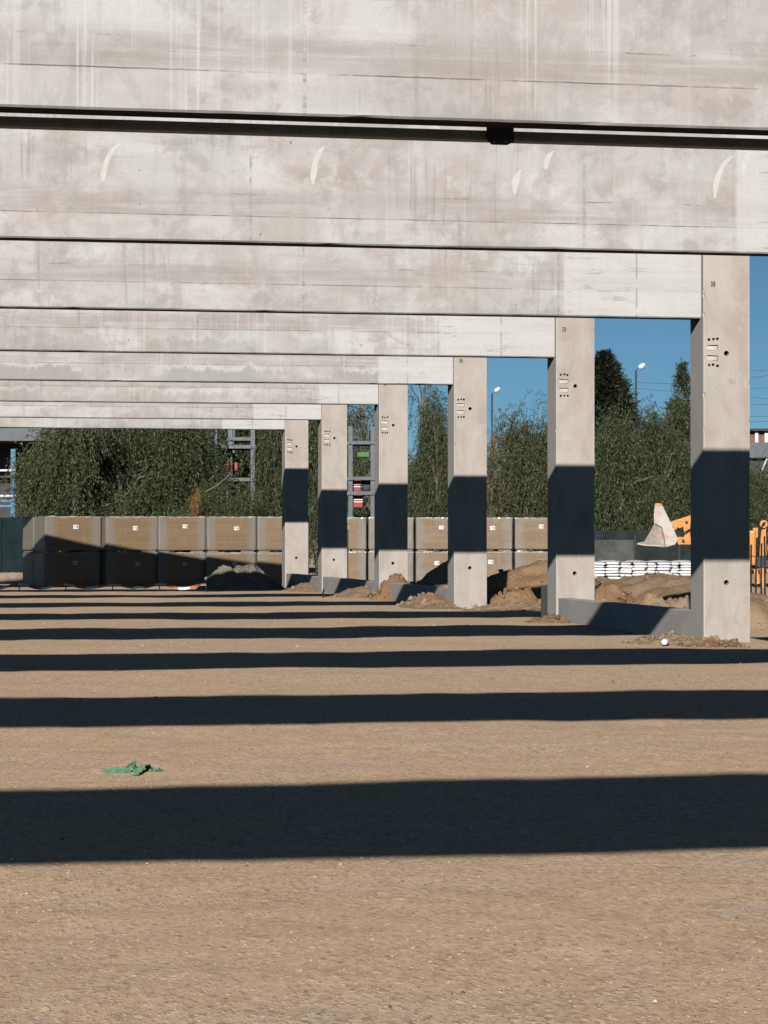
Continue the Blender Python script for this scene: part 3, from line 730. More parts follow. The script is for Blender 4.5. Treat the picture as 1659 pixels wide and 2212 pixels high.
def conifer_parts(seed, h, rad, n, mat, leaf, bare=.0, power=1.0):
    rr = random.Random(seed); tb = MB().tube([(0, 0, 0), (rr.uniform(-.1, .1), 0, h * .5), (0, 0, h * .98)], [h * .02, h * .012, .01], 7); P, D, S = [], [], []; tw = MB()
    for s in range(n):
        k = rr.random() ** .75; z = h * (.1 + .9 * k); a = rr.uniform(0, 2 * PI); r = rad * (1 - k) ** power * rr.uniform(.7, 1.1) + .05
        e = Vector((math.cos(a) * r, math.sin(a) * r, z + r * rr.uniform(.15, .6))); q = Vector((0, 0, z))
        if s % 3 == 0: tw.tube([q, q.lerp(e, .6), e], [.018, .01, .004], 4, caps=False)
        m = int(r / .045) + 4
        for i in range(m):
            t = bare + (1 - bare) * i / m; p = q.lerp(e, t)
            for _ in range(3):
                P.append((p.x + rr.gauss(0, .06), p.y + rr.gauss(0, .06), p.z + rr.gauss(0, .06)))
                D.append((math.cos(a) + rr.gauss(0, .7), math.sin(a) + rr.gauss(0, .7), .5 + rr.gauss(0, .6))); S.append(leaf * rr.uniform(.6, 1.3))
    return tb.mesh('trunk', M['bark'], True), leaves_object(np.array(P), np.array(D), np.array(S), mat, 'crown', tw, M['bark'])
KINDS = {
    'willow_a': tree_parts('w', 11, 6.0, 2.3, 1750, .32, .13, M['leaf'], M['pale_bark'], 1.0, .06),
    'willow_b': tree_parts('w', 23, 6.0, 2.3, 2200, .22, .125, M['leaf2'], M['pale_bark'], 1.0, .06),
    'willow_c': tree_parts('w', 35, 6.0, 2.1, 2000, .24, .13, M['leaf'], M['bark'], 1.0, .05),
    'birch': tree_parts('b', 47, 7.0, 1.6, 330, .26, .11, M['leaf2'], M['pale_bark'], .7, .2),
    'fir': conifer_parts(5, 9.0, 2.3, 1700, M['dark_leaf'], .16, .1, .72),
    'pine': conifer_parts(8, 7.0, 1.5, 300, M['leaf'], .12, .25, .85),
    'shrub': tree_parts('s', 61, 3.2, 1.1, 260, .25, .12, M['autumn'], M['bark'], 1.0, .1),
}
def tree(kind, px, zc, top, wide, label, rz, group='trees behind the yard', name='leafy_tree'):
    """wide: crown width in picture columns; top: picture row of the tip"""
    x, y = site(px, zc); tk, cr = KINDS[kind]; h0 = {'birch': 7.0, 'fir': 9.0, 'pine': 7.0, 'shrub': 3.2}.get(kind, 6.0)
    r0 = {'willow_a': 2.6, 'willow_b': 2.6, 'willow_c': 2.4, 'birch': 1.9, 'fir': 2.3, 'pine': 1.5, 'shrub': 1.25}[kind]
    z0 = EYE - 1.25; sz = (height(top, zc) - z0) / h0; sx = wide / 2 * zc / F / r0
    t = thing(name, (x, y, z0), label, 'tree', group, rz); t.scale = (sx, sx, sz)
    link('trunk', tk, t); link('crown', cr, t)
    return t
tree('willow_b', 150, 67.5, 850, 250, 'weeping tree at the far left, olive foliage spilling past the left end of the packs', .3)
tree('willow_a', 262, 69.5, 840, 260, 'weeping tree behind the second and third wrapped packs from the left', 2.1)
tree('willow_c', 368, 70.5, 835, 240, 'weeping tree just left of the steel rack with the red crates', 4.0)
tree('willow_a', 595, 68.8, 880, 170, 'bushy tree between the red crates and the farthest column', 1.2)
tree('willow_b', 480, 67.6, 1038, 200, 'low bushy tree in front of the rack with the red crates', .9)
tree('willow_c', 560, 82, 820, 300, 'tall tree behind the rack with the red crates', 3.3)
tree('willow_a', 60, 86, 850, 330, 'dark tree behind the grey shed roof', 5.2)
tree('willow_b', -190, 82, 850, 330, 'leafy tree past the left edge, beside the grey shed', 2.2)
tree('willow_a', -470, 80, 830, 340, 'leafy tree past the left edge, second from the grey shed', 4.6)
tree('willow_c', -760, 84, 845, 340, 'leafy tree past the left edge, farthest from the grey shed', .8)
tree('birch', 790, 88, 790, 180, 'thin leaved tree with sky showing through it above the rack goods', .4)
tree('birch', 905, 84, 775, 190, 'thin leaved tree with blue sky showing through it beside the bushy cone shaped tree', 2.4)
tree('willow_c', 945, 72, 868, 130, 'dense cone shaped bushy tree left of the bent rod column', .0)
tree('willow_b', 1150, 76, 868, 190, 'rounded bushy tree between the bent rod column and the sky patch column', 1.5)
tree('willow_a', 1345, 74, 858, 190, 'broad bushy tree behind the loader bucket', 2.8)
tree('willow_b', 1290, 76, 900, 150, 'bushy tree with pale twigs low against the sky patch column', 4.4)
tree('willow_c', 1440, 76, 880, 170, 'bushy tree right above the loader arm', .7)
tree('willow_a', 1560, 78, 900, 190, 'bushy tree mostly behind the nearest column', 3.6)
tree('willow_b', 1655, 80, 985, 130, 'bushy tree right of the nearest column below the red brown building', 1.0)
tree('willow_b', 690, 80, 800, 210, 'dark tree filling the narrow gap between the two farthest columns', 2.2)
tree('willow_a', 440, 84, 830, 230, 'dark tree far behind the crossed rack', 1.4)
tree('willow_c', 200, 85, 830, 260, 'dark tree behind the second wrapped pack, only glimpsed through leaves', 2.7)
tree('willow_b', 325, 87, 830, 240, 'dark tree behind the third wrapped pack, only glimpsed through leaves', 1.9)
for px, zc, top, wd, lb in ((800, 90, 960, 260, 'low dark bush seen through the rack with green and red goods'), (930, 90, 975, 240, 'low dark bush behind the cone shaped tree'), (1075, 88, 1005, 200, 'low dark bush behind the orange autumn shrub'),
                            (1190, 90, 985, 240, 'low dark bush behind the rounded tree left of the sky patch column'), (1400, 92, 950, 300, 'low dark bush behind the trees above the loader'), (1600, 92, 1000, 260, 'low dark bush behind the nearest column')):
    tree('willow_b', px, zc, top, wd, lb, px * .37, 'low bushes closing the view', 'dense_bush')
tree('fir', 1306, 92, 764, 290, 'tall dense dark tree beside the nearer street lamp', .5)
tree('willow_a', 1195, 79, 862, 150, 'leafy tree half hidden behind the sky patch column on its left side', 5.5)
tree('willow_c', 1425, 80, 868, 200, 'leafy tree right of the lamp pole, behind the crown above the loader arm', 3.9)
tree('pine', 1474, 84, 783, 190, 'slim thin topped tree just left of the nearest column', .2)
tree('birch', 1085, 86, 905, 90, 'sparse twiggy tree under the farther street lamp', 3.0)
tree('shrub', 1062, 80, 935, 70, 'orange autumn shrub beside the bent rod column', .0, name='autumn_shrub')
tree('shrub', 418, 66.5, 1062, 46, 'small rusty orange shrub left of the red crates', 1.0, name='autumn_shrub')

# ------------------------------------------------------------------ street lamps and wires
def lamp(px, top, headpx, zc, label):
    x, y = site(px, zc); k = zc / F; z0 = EYE - 1.25; zt = height(top, zc)
    t = thing('street_lamp', (x, y, z0), label, 'street lamp', 'street lamps behind the trees', -TH)
    hh = zt - z0
    MB().tube([(0, 0, 0), (0, 0, hh)], [.075, .045], 8).build('pole', M['zinc'], t, smooth=True)
    MB().tube([(0, 0, hh - .1), (.03, 0, hh + .02), (headpx * .3 * k, 0, hh + headpx * .25 * k)], .025, 6).build('bracket', M['zinc'], t)
    d = Vector((.80, -.1, .58)).normalized(); c = Vector((headpx * .75 * k, 0, hh + headpx * .55 * k)); L = headpx * k * .50; s = MB()
    s.tube([c - d * L, c - d * L * .8, c - d * L * .2, c + d * L * .7, c + d * L], [.04, .09, .115, .09, .03], 10)
    s.build('lamp_head', M['white'], t, smooth=True)
    return Vector((x, y, zt))
l1 = lamp(1374, 800, 17, 110, 'street lamp with white head against the sky, right of the tall dark tree')
l2 = lamp(1063, 850, 15, 128, 'street lamp with white head in the sky patch beside the bent rod column')
def wire(pts, label):
    b = MB(); pp = []
    for a, c in zip(pts, pts[1:]):
        a, c = Vector(a), Vector(c)
        for i in range(8):
            u = i / 8; pp.append(a.lerp(c, u) - Vector((0, 0, (a - c).length * .012 * 4 * u * (1 - u))))
    pp.append(Vector(pts[-1])); o = pp[0].copy()
    b.tube([p - o for p in pp], .006, 4); w = b.build('overhead_wire', M['wire'], None, o)
    tag(w, label, 'wire', 'overhead wires against the sky')
def wp(px, py, zc=112): return tuple(spot(px, py, zc))
wire([wp(1375, 826, 110), wp(1560, 826), wp(1760, 790)], 'overhead wire from the lamp pole, upper of two beside it')
wire([wp(1375, 838, 110), wp(1560, 850), wp(1760, 868)], 'overhead wire from the lamp pole, lower of two beside it')
for i, (ya, yb) in enumerate([(801, 790), (838, 830), (872, 868), (898, 893), (909, 905)]):
    wire([wp(1560, ya + 2, 116), wp(1760, yb, 116)], 'overhead wire right of the nearest column, ' + ['highest of five', 'second from the top', 'middle one of five', 'second from the bottom', 'lowest, just above the red brown building'][i])

# ------------------------------------------------------------------ red brown building far right
x, y = site(1600, 135); z0 = EYE - 1.25; t = thing('roadside_building', (x, y, z0), 'red brown building with white uprights above the trees at the right edge', 'building', None, -TH)
zt = height(926, 135) - z0; zm = height(956, 135) - z0; k = 135 / F
MB().box(0, 9, 0, 5, 0, zm - .8).build('lower_wall', M['fence2'], t)
MB().box(.1, 9, .15, 4.8, zm, zt - .12).build('upper_wall', M['brick'], t)
MB().box(-.3, 9.2, -.3, 5.1, zt - .12, zt).build('roof', M['dark'], t)
MB().box(-.3, 9.2, -.4, 5, zm - .8, zm).build('balcony_band', M['roof'], t)
for xx in (.75, 1.25, 2.6, 3.1, 5, 5.5): MB().box(xx, xx + .17, -.02, .16, zm, zt - .12).build('pilaster', M['white'], t)
for xx in (1.75, 3.7, 6.2): MB().box(xx, xx + .6, .10, .14, zm + .12, zt - .2).build('window', M['glass'], t)
MB().tube([(.9, -.5, zm - 1.8), (1.3, -.5, zm - .85)], .05, 6).build('stay', M['white'], t); MB().tube([(1.75, -.5, zm - 1.25), (1.2, -.5, zm - 1.9)], .05, 6).build('stay', M['white'], t)

# ------------------------------------------------------------------ grey shed, blue rack, left fence
x, y = site(-140, 78); t = thing('grey_shed', (x, y, EYE - 1.25), 'grey shed roof and fascia behind the trees at the far left', 'shed', None, -TH)
zt = height(926, 78) - EYE + 1.25; zb = height(952, 78) - EYE + 1.25
MB().box(0, 4.1, 0, 6, zb, zb + .42).build('fascia', M['roof'], t)
rb = MB().prism([(-.1, -.1, zb + .42), (-.1, 6.1, zb + .42), (-.1, 3, zb + 1.3)], (1, 0, 0), 4.3); rb.build('roof', M['roof'], t)
MB().box(.1, 4.0, 3.0, 5.8, 0, zb).build('wall', M['dark'], t)
for xx in (.2, 3.7): MB().box(xx, xx + .14, .1, .24, 0, zb).build('post', M['zinc'], t)
x, y = site(-90, 72); t = thing('blue_rack', (x, y, EYE - 1.25), 'blue steel rack with pale rails at the far left edge', 'rack', None, -TH)
def zr(py, zc): return height(py, zc) - EYE + 1.25
px2m = 72 / F
for xx in (.1, 113 * px2m): MB().box(xx, xx + .13, 0, .13, 0, zr(970, 72)).build('upright', M['blue'], t)
for py, m in ((1018, 'white'), (1073, 'white'), (1084, 'blue'), (1095, 'blue'), (1032, 'dark')): MB().box(0, 124 * px2m, -.03, -.002, zr(py, 72), zr(py - 4, 72)).build('rail', M[m], t)
x, y = site(-150, 64.5); t = thing('sheet_fence', (x, y, EYE - 1.25), 'dark teal fence on a tan base left of the wrapped packs', 'fence', None, -TH)
L = 205 * 64.5 / F
for i in range(4): MB().box(L * i / 4 + .004, L * (i + 1) / 4 - .004, 0, .04, .32, zr(1118, 64.5), bev=.01).build('fence_panel', M['teal_fence'], t)
MB().box(0, L, -.08, .14, 0, .31).build('plinth', M['stucco'], t)
for i in range(5): MB().box(L * i / 4 - .03, L * i / 4 + .03, .045, .1, .31, zr(1112, 64.5)).build('post', M['dark'], t)

# ------------------------------------------------------------------ steel storage racks and what lies on them
def rack(px0, px1, zc, top, rails, label, braces=()):
    x, y = site(px0, zc); k = zc / F; z0 = EYE - 1.25
    t = thing('storage_rack', (x, y, z0), label, 'rack', 'grey steel storage racks behind the packs', -TH)
    Wd = (px1 - px0) * k; hz = height(top, zc) - z0
    for xx in (0, Wd):
        for yy in (0, 1.3): MB().box(xx - .065, xx + .065, yy, yy + .14, 0, hz, bev=.01).build('upright', M['zinc'], t)
    for py in rails:
        z = height(py, zc) - z0
        for yy in (-.05, 1.36): MB().box(-.1, Wd + .1, yy, yy + .05, z - .05, z + .04).build('rail', M['zinc'], t)
        MB().box(.0, Wd, .02, 1.34, z + .041, z + .06).build('shelf', M['dark'], t)
    for (a, b2, c, d) in braces:
        MB().tube([((a - px0) * k, -.10, height(b2, zc) - z0), ((c - px0) * k, -.10, height(d, zc) - z0)], .022, 6).build('brace', M['zinc'], t)
    return t
rack(458, 546, 73, 905, [965, 1036], 'grey steel rack with crossed braces and red crates on it', [(467, 970, 490, 1035), (493, 958, 466, 1040)])
rack(497, 546, 73.5, 905, [948, 1100], 'tall grey posts of the rack right of the red crates')
rack(757, 805, 73, 921, [956, 1033, 1065], 'grey steel rack with green and red goods between two columns')
def crate(px0, px1, py0, py1, zc, dep, mat, label, name='crate', rim=True, dy=.25):
    x, y = site(px0, zc); k = zc / F; w = (px1 - px0) * k; h = (py1 - py0) * k
    t = thing(name, (x + dy * ST, y + dy * CT, height(py1, zc)), label, 'crate', None, -TH)
    MB().box(0, w, 0, dep, 0, h, bev=min(w, h) * .06).build('body', M[mat], t)
    if rim:
        for zz in (h * .40, h * .58): MB().box(-.006, w + .006, -.012, .02, zz, zz + h * .07).build('band', M['white'] if mat == 'red' else M['dark'], t)
    return t
crate(463, 481, 993, 1015, 73, .8, 'red', 'left one of the two red crates on the crossed rack', rim=False)
crate(482, 494, 990, 1017, 73, .8, 'red', 'right one of the two red crates on the crossed rack', rim=False)
crate(466, 492, 972, 984, 73, .8, 'teal', 'dull teal crate above the red crates', rim=False)
crate(503, 512, 994, 1016, 73.6, .6, 'red', 'red crate half hidden in leaves right of the rack post', rim=False)
crate(762, 781, 1034, 1064, 73, .8, 'red', 'red crate with white bands beside the black tyre')
crate(764, 783, 1068, 1096, 73, .8, 'red', 'red crate with white bands below the black tyre')
crate(772, 797, 976, 986, 73, .6, 'green', 'bright green tub on the upper shelf between two columns', rim=False, name='tub')
x, y = site(791, 73.3); t = thing('stored_tyre', (x, y, height(1050, 73.3)), 'black tyre standing beside the banded red crate', 'tyre', None, -TH)
tb = MB(); n, m = 20, 8
for i in range(n):
    for j in range(m):
        a, c = 2 * PI * i / n, 2 * PI * j / m; r = .15 + .055 * math.cos(c); tb.v.append((math.cos(a) * r, .07 * math.sin(c), math.sin(a) * r))
tb.f = [(i * m + j, i * m + (j + 1) % m, ((i + 1) % n) * m + (j + 1) % m, ((i + 1) % n) * m + j) for i in range(n) for j in range(m)]; tb.mi = [0] * len(tb.f)
tb.build('tread', M['tyre'], t, smooth=True); MB().tube([(0, -.03, 0), (0, .03, 0)], .1, 14).build('rim', M['dark'], t)
# bare white branch lying in front of the crates
b = MB().tube([tuple(spot(444, 1062, 67) - spot(444, 1062, 67)), tuple(spot(470, 1048, 67) - spot(444, 1062, 67)), tuple(spot(497, 1024, 67) - spot(444, 1062, 67))], [.02, .016, .008], 6)
b.build('dead_branch', M['pale_bark'], None, spot(444, 1062, 67)); tag(bpy.data.objects['dead_branch'], 'pale bare branch slanting below the red crates', 'branch')

# ------------------------------------------------------------------ sacks on pallets, dark fence behind them
def sack_mesh(w, d, h, seed):
    rr = random.Random(seed); b = MB(); n, m = 12, 10
    for s in (0, 1):
        for j in range(m + 1):
            for i in range(n + 1):
                u, v = i / n, j / m
                e = (max(0, 1 - abs(2 * u - 1) ** 7) * max(0, 1 - abs(2 * v - 1) ** 7)) ** .4
                b.v.append((w * u, d * v, h * (.5 + (.55 if s else -.5) * e) + .010 * fbm(u * 4, v * 4, seed, 2)))
    q = (n + 1) * (m + 1)
    for s in (0, 1):
        for j in range(m):
            for i in range(n):
                f = [s * q + j * (n + 1) + i, s * q + j * (n + 1) + i + 1, s * q + (j + 1) * (n + 1) + i + 1, s * q + (j + 1) * (n + 1) + i]
                b.f.append(tuple(f)); b.mi.append(0)
    return b.mesh('sack', M['sack'], True)
SK = [sack_mesh(.36, .30, .078, 3), sack_mesh(.36, .30, .072, 4)]
def sack_pallet(px, zc, rz, label):
    x, y = site(px, zc); z0 = EYE - 1.24; t = thing('sack_pallet', (x, y, z0), label, 'pallet of sacks', 'pallets of white sacks in a row', rz)
    MB().box(0, .74, 0, .62, 0, .1).build('pallet', M['pallet'], t)
    rr = random.Random(int(px))
    for l in range(6):
        for i in range(2):
            for j in range(2):
                o = link('sack', SK[(l + i) % 2], t, (i * .37 + rr.uniform(-.03, .03), j * .31 + rr.uniform(-.025, .02), .1 + l * .072 + rr.uniform(-.006, .006)))
                o.rotation_euler = (0, rr.uniform(-.035, .035), rr.uniform(-.07, .07))
    b = MB(); n = 8
    for i in range(n + 1):
        for j in range(n + 1): b.v.append((.74 * i / n, .62 * j / n, .545 + .05 * (1 - (2 * i / n - 1) ** 2) * (1 - (2 * j / n - 1) ** 2) + .012 * fbm(i * .8, j * .8, px, 2)))
    for i in range(n):
        for j in range(n): b.f.append((i * (n + 1) + j, (i + 1) * (n + 1) + j, (i + 1) * (n + 1) + j + 1, i * (n + 1) + j + 1)); b.mi.append(0)
    b.build('film_cover', M['sackfilm'], t, smooth=True)
for px, lb in ((1277, 'pallet of white sacks nearest the sky patch column'), (1335, 'pallet of white sacks second from the sky patch column'), (1386, 'pallet of white sacks under the tip of the loader bucket'),
               (1436, 'pallet of white sacks under the loader bucket and its arm'), (1484, 'pallet of white sacks cut off by the nearest column')):
    sack_pallet(px, 66, -TH - .33, lb)
x, y = site(1265, 71); t = thing('sheet_fence', (x, y, EYE - 1.25), 'dark plastic sheet fence behind the white sacks', 'fence', None, -TH)
k = 71 / F
for a, c, top, mt in ((0, 106, 1166, 'fence2'), (106, 202, 1160, 'fence'), (202, 330, 1160, 'fence')):
    MB().box(a * k + .01, c * k - .01, 0, .03, 0, height(top, 71) - EYE + 1.25).build('fence_sheet', M[mt], t)
MB().box(0, 330 * k, .05, .08, 0, height(1146, 71) - EYE + 1.25).build('back_sheet', M['fence'], t)
for a in (0, 106, 202, 330): MB().box(a * k - .03, a * k + .03, -.04, -.005, 0, height(1158, 71) - EYE + 1.25).build('post', M['black'], t)

# ------------------------------------------------------------------ compact backhoe loader (side on, bucket to the left)
ZL = 59.0; KL = ZL / F
x, y = site(1376, ZL); t = thing('backhoe_loader', (x, y, EYE - 1.25), 'orange backhoe loader with a raised worn grey bucket, mostly behind the nearest column', 'loader', None, -TH - .098)
def L2(px, py, yy=0.0): return Vector(((px - 1376) * KL, yy, height(py, ZL) - EYE + 1.25))
prof = [(1415, 1088), (1430, 1091), (1450, 1132), (1464, 1164), (1458, 1176), (1437, 1182), (1393, 1180), (1376, 1177), (1377, 1173), (1392, 1170), (1405, 1148), (1414, 1131), (1413, 1111)]
b = MB()
fa = [(1415, 1088), (1430, 1091), (1450, 1132), (1464, 1164), (1458, 1176), (1437, 1182), (1434, 1160), (1429, 1139), (1414, 1131), (1413, 1111)]
fb = [(1414, 1131, .0), (1429, 1139, 0), (1434, 1160, 0), (1437, 1182, 0), (1393, 1180, .24), (1376, 1177, .32), (1377, 1173, .32), (1392, 1170, .22), (1405, 1148, .10)]
for yy, sg in ((0.0, 1), (1.5, -1)):
    tri = [(0, 9, 1), (9, 8, 1), (8, 7, 1), (7, 2, 1), (7, 6, 2), (6, 3, 2), (6, 5, 3), (5, 4, 3)]
    for d in (0, .03): b.add([L2(px, py, yy + d) for px, py in fa], tri)
    tri2 = [(0, 1, 8), (1, 2, 8), (2, 3, 8), (3, 4, 8), (4, 7, 8), (4, 5, 7), (5, 6, 7)]
    for d in (0, .03): b.add([L2(px, py, yy + d + sg * q) for px, py, q in fb], tri2)
bk = [(1417, 1090), (1432, 1094), (1450, 1133), (1463, 1163), (1457, 1175), (1437, 1181), (1393, 1179), (1377, 1176)]
for (p0, q0), (p1, q1) in zip(bk, bk[1:]):
    a, c = L2(p0, q0, .036), L2(p1, q1, .036); nrm = Vector((-(c - a).z, 0, (c - a).x)).normalized() * .03
    b.prism([a, c, c - nrm, a - nrm], (0, 1, 0), 1.463)
bu = b.build('bucket', M['bucket'], t)
MB().tube([L2(1414, 1131, .0), L2(1429, 1139, .0), L2(1434, 1160, .0), L2(1437, 1181, .0)], .012, 6).build('weld_seam', M['stone'], bu)
b = MB().prism([L2(1414.8, 1090.5, -.012), L2(1416, 1087, -.012), L2(1427, 1087.5, -.012), L2(1430.5, 1092, -.012), L2(1423, 1092.5, -.012)], (0, 1, 0), 1.565); b.build('bucket_edge', M['orange'], bu)
def bar(pts, w, yy, name, mat='orange', th=.10):
    b = MB()
    for (p0, q0), (p1, q1) in zip(pts, pts[1:]):
        a, c = L2(p0, q0, yy), L2(p1, q1, yy); nrm = Vector((-(c - a).z, 0, (c - a).x)).normalized() * (w * KL / 2)
        b.prism([a + nrm, c + nrm, c - nrm, a - nrm], (0, 1, 0), th)
    return b.build(name, M[mat], t)
for yy in (.3, 1.15):
    bar([(1448, 1137), (1500, 1120), (1560, 1112)], 19, yy, 'lift_arm'); bar([(1484, 1128), (1484, 1172)], 13, yy - .02, 'bell_crank', th=.08); bar([(1456, 1168), (1520, 1168), (1560, 1190)], 16, yy, 'tilt_link')
    for px, py in ((1483, 1128), (1476, 1168), (1452, 1139), (1458, 1166)): MB().tube([L2(px, py, yy - .05), L2(px, py, yy + .14)], .035, 10).build('pin', M['dark'], t)
b = MB().box(L2(1540, 0).x, L2(1632, 0).x, .25, 1.3, .55, 1.35, bev=.05); b.build('body', M['orange'], t)
cb = MB().box(L2(1550, 0).x, L2(1608, 0).x, .3, 1.25, 1.37, 2.5, bev=.05); cbo = cb.build('cab', M['glass'], t)
MB().box(L2(1546, 0).x, L2(1612, 0).x, .26, 1.29, 2.49, 2.6, bev=.03).build('cab_roof', M['orange'], cbo)
for px, r in ((1540, .34), (1582, .38)):
    for yy in (.02, 1.22):
        c = L2(px, 1200); w = MB().tube([(c.x, yy, r), (c.x, yy + .05, r), (c.x, yy + .26, r), (c.x, yy + .3, r)], [r * .9, r, r, r * .9], 24); wo = w.build('wheel', M['tyre'], t)
        MB().tube([(c.x, yy - .012, r), (c.x, yy + .30, r)], r * .5, 16).build('rim', M['orange'], wo)
bar([(1630, 1205), (1632, 1140)], 11, .55, 'boom_cylinder'); bar([(1647, 1205), (1649, 1132)], 13, .5, 'boom', th=.25); bar([(1662, 1200), (1665, 1150)], 14, .5, 'stick', th=.2)
MB().tube([L2(1649, 1132, .42), L2(1649, 1132, .8)], .09, 14).build('pivot', M['orange'], t); MB().tube([L2(1649, 1132, .40), L2(1649, 1132, .43)], .04, 10).build('pivot_pin', M['dark'], t)
bar([(1632, 1228), (1636, 1262)], 9, .5, 'stabiliser'); bar([(1646, 1225), (1650, 1300)], 11, .45, 'stabiliser'); bar([(1660, 1225), (1668, 1255)], 12, .5, 'stabiliser')
for a in ([(1628, 1210, .35), (1640, 1170, .30), (1643, 1140, .36), (1652, 1128, .42)], [(1656, 1208, .38), (1659, 1175, .30), (1655, 1145, .40)], [(1462, 1140, .22), (1478, 1150, .16), (1496, 1140, .22), (1520, 1130, .25)]):
    MB().tube([L2(*q) for q in a], .018, 6).build('hose', M['black'], t, smooth=True)
MB().box(L2(1622, 0).x, L2(1676, 0).x, .4, .9, L2(0, 1225).z, L2(0, 1203).z).build('swing_frame', M['dark'], t)

# ------------------------------------------------------------------ rod fence at the right edge
ZF = 38.6; x, y = site(1618, ZF); zg = gz(x, y) - .02; t = thing('rod_fence', (x, y, zg), 'fence of thin dark steel rods on a pale kerb at the right edge', 'fence', None, -TH); k = ZF / F
zt = height(1162, ZF) - zg; rr = random.Random(4)
for i in range(9):
    xx = (6 + i * 10 + rr.uniform(-1.5, 1.5)) * k; MB().tube([(xx, 0, .02), (xx + rr.uniform(-.01, .01), 0, zt * .5), (xx + rr.uniform(-.02, .02), 0, zt * rr.uniform(.9, 1.03))], .015, 6).build('rod', M['dark'], t)
for zz in (.35, zt * .78): MB().tube([(0, .015, zz), (100 * k, .015, zz)], .008, 6).build('cross_rod', M['dark'], t)
MB().box(-.05, 105 * k, -.06, .10, -.1, .03, bev=.01).build('kerb', M['panel'], t)

# ------------------------------------------------------------------ small things on the ground
x, y = site(1078, 40.3); zg = gz(x, y); o = MB().tube([(0, 0, 0), (-.03, 0, .22), (-.075, 0, .40), (-.105, 0, .52)], .017, 8).build('steel_rod', M['zinc'], None, (x + .04, y, zg)); tag(o, 'thin bent grey rod standing in the dirt between two columns', 'rod')
x, y = site(698, 45.2); zg = gz(x, y); o = MB().tube([(0, 0, 0), (-.005, 0, .08), (.015, 0, .15)], .016, 7).build('marker_peg', M['black'], None, (x, y, zg)); tag(o, 'small black peg standing in the dirt in front of the low panels', 'peg')
x, y = site(838, 44.4); zg = gz(x, y); cp = [(-.35 + .1 * i, .25 * math.sin(i * 1.1), .02 + .06 * max(0, math.sin(i * .8))) for i in range(9)]
o = MB().tube(cp, .012, 6).build('loose_cable', M['black'], None, (x, y, zg + .02)); tag(o, 'loose black cable curled on the dirt in front of the dirt ridge column', 'cable')
x, y = site(1177, 33.2); o = MB().box(-.03, .19, 0, .03, -.05, .44, bev=.006).build('dark_slab', M['black'], None, (x - .02, y, gz(x, y))); o.rotation_euler.z = -TH; tag(o, 'black slab standing in for the dark strip beside the foot of the sky patch column', 'board')  # added black slab, stands in for a dark strip beside the column
# piece of white pipe
x, y = site(1437, 25.9); t = thing('pipe_offcut', (x, y, gz(x, y) + .045), 'short white pipe offcut lying on the dirt before the nearest column', 'pipe'); t.rotation_euler = (0, .1, -.5)
b = MB(); n = 20
for (yy, r) in ((-.045, .030), (-.045, .025), (.045, .025), (.045, .030)): b.v += [(math.cos(2 * PI * i / n) * r, yy, math.sin(2 * PI * i / n) * r) for i in range(n)]
b.f = [(k * n + i, k * n + (i + 1) % n, ((k + 1) % 4) * n + (i + 1) % n, ((k + 1) % 4) * n + i) for k in range(4) for i in range(n)]; b.mi = [0] * len(b.f)
b.build('pipe', M['white'], t, smooth=False); MB().tube([(0, -.04, 0), (0, .04, 0)], .0245, 16).build('plug', M['paper'], t)
# crumpled green webbing
ZG = 13.15; x, y = site(286, ZG); t = thing('webbing_scrap', (x, y, gz(x, y)), 'crumpled strips of green webbing lying on the sunlit dirt', 'webbing', None, -TH)
k = ZG / F
def strip(pts, w, nd, name):
    """pts: (px offset, depth m, height px); nd: width direction"""
    b = MB(); fine = []
    for a, c in zip(pts, pts[1:]):
        for i in range(5): fine.append([a[j] + (c[j] - a[j]) * i / 5 for j in range(3)])
    fine.append(pts[-1]); nd = Vector(nd).normalized()
    for i, (px, dy, pz) in enumerate(fine):
        p = Vector((px * k, dy, pz * k + .003)); q = nd * (w * k / 2) + Vector((0, 0, .004 * math.sin(i * 1.3)))
        b.v += [p - q, p + q, p + q + Vector((0, .001, -.003)), p - q + Vector((0, .001, -.003))]
    m = len(fine)
    for i in range(m - 1):
        for j in range(4): b.f.append((4 * i + j, 4 * i + (j + 1) % 4, 4 * i + 4 + (j + 1) % 4, 4 * i + 4 + j))
    b.f += [(0, 1, 2, 3), (4 * m - 4, 4 * m - 1, 4 * m - 2, 4 * m - 3)]; b.mi = [0] * len(b.f)
    return b.build(name, M['ribbon'], t)
strip([(-64, .01, 1), (-46, .0, 2.0), (-22, .01, 3), (-6, .02, 6), (2, .05, 11), (8, .08, 3)], 22, (0, .85, .45), 'strip')
strip([(-22, .07, 2), (-14, .08, 10), (-4, .10, 16), (0, .12, 20), (2, .10, 13)], 13, (.5, .8, .2), 'strip')
strip([(12, -.12, 0), (17, -.07, 5), (22, -.02, 13), (27, .05, 14), (34, .12, 3)], 16, (.9, -.2, .15), 'strip')
strip([(34, .03, 2), (46, .03, 4), (56, .02, 6), (65, .05, 1)], 12, (0, .9, .3), 'strip')
strip([(-4, .02, 8), (3, 0, 4), (10, -.02, 7), (16, 0, 9)], 5, (.2, .6, .5), 'strip')
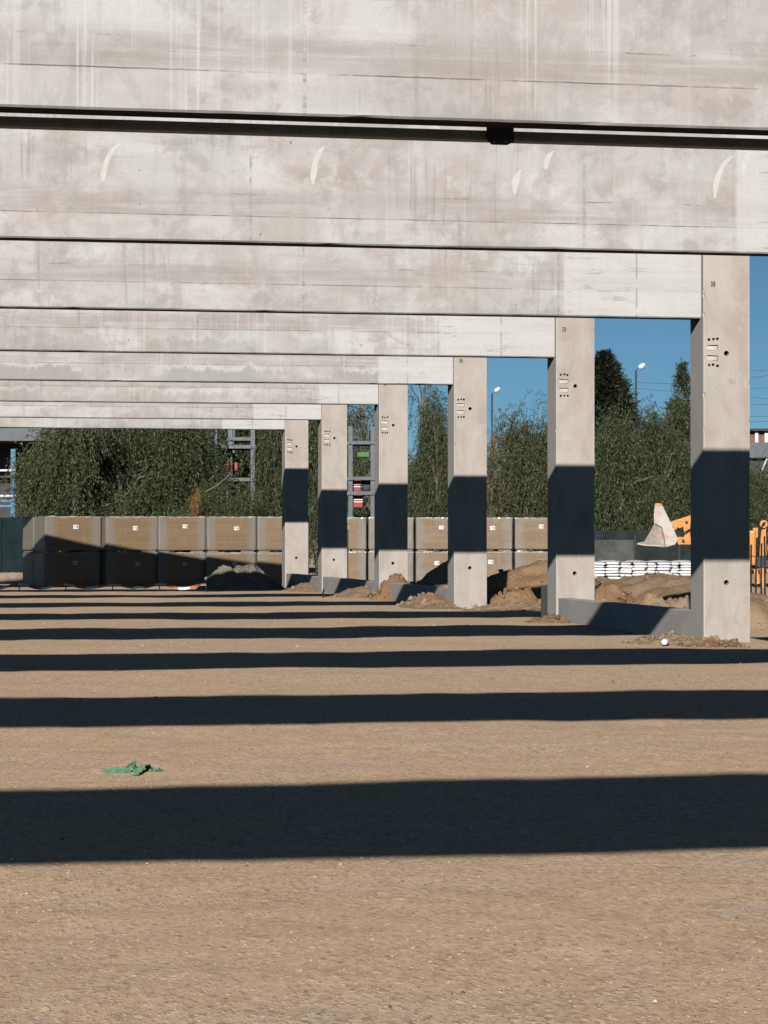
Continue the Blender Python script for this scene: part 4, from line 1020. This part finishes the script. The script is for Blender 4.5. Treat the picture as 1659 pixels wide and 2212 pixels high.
# barrier tape low over the dirt
ZT = 51.5; x, y = site(-60, ZT); zg = EYE - 1.12; Lt = 505 * ZT / F; t = thing('barrier_tape', (x, y, zg), 'red and white barrier tape strung low along the dirt before the packs', 'barrier tape', None, -TH)
b = MB(); n = 110
for i in range(n + 1):
    u = i / n; zz = .07 + .035 * math.cos(u * 2 * PI * 5) + .008 * math.sin(u * 40); tw = .012 * math.sin(u * 33)
    b.v += [(Lt * u, tw, zz), (Lt * u, -tw, zz + .05)]
for i in range(n): b.f.append((2 * i, 2 * i + 1, 2 * i + 3, 2 * i + 2)); b.mi.append(0)
b.build('tape', M['tape'], t)
for i in range(6): MB().tube([(Lt * i / 5, .03, -.1), (Lt * i / 5, .03, .17)], .012, 6).build('peg', M['dark'], t)

# ------------------------------------------------------------------ camera, sun, sky
cam = bpy.data.cameras.new('camera'); co = bpy.data.objects.new('camera', cam); COL.objects.link(co); sc.camera = co
cam.sensor_fit = 'VERTICAL'; cam.sensor_height = 36; cam.sensor_width = 27; cam.lens = F / 2212 * 36
cam.clip_start = .1; cam.clip_end = 4000
co.location = (0, 0, EYE)
fw = Vector((ST * math.cos(PT), CT * math.cos(PT), math.sin(PT))); co.rotation_euler = fw.to_track_quat('-Z', 'Y').to_euler()

SUN = Vector((.31, 1.0, -.423)).normalized()
sl = bpy.data.lights.new('sun', 'SUN'); sl.energy = 5.0; sl.angle = math.radians(.5); sl.color = (1, .942, .865)
so = bpy.data.objects.new('sun', sl); COL.objects.link(so); so.rotation_euler = SUN.to_track_quat('-Z', 'Y').to_euler(); so.location = (-20, -40, 30)
wd = bpy.data.worlds.new('World'); sc.world = wd; wd.use_nodes = True
nt = wd.node_tree; bg = nt.nodes['Background']; sk = nt.nodes.new('ShaderNodeTexSky'); sk.sky_type = 'NISHITA'; sk.sun_disc = False
sk.sun_elevation = math.asin(-SUN.z); sk.sun_rotation = math.atan2(-SUN.x, -SUN.y)
sk.air_density = .42; sk.dust_density = .32; sk.ozone_density = 5.0; sk.altitude = 0
tint = nt.nodes.new('ShaderNodeMix'); tint.data_type = 'RGBA'; tint.blend_type = 'MULTIPLY'; tint.inputs[0].default_value = 1.0
tint.inputs[7].default_value = (.82, .97, .80, 1)      # a clear, slightly cyan autumn sky
nt.links.new(sk.outputs[0], tint.inputs[6]); nt.links.new(tint.outputs[2], bg.inputs[0]); bg.inputs[1].default_value = .05
sc.view_settings.view_transform = 'Standard'; sc.view_settings.look = 'None'; sc.view_settings.exposure = .45; sc.view_settings.gamma = 1
sc.render.engine = 'CYCLES'
sc.cycles.max_bounces = 6; sc.cycles.diffuse_bounces = 0; sc.cycles.use_denoising = True
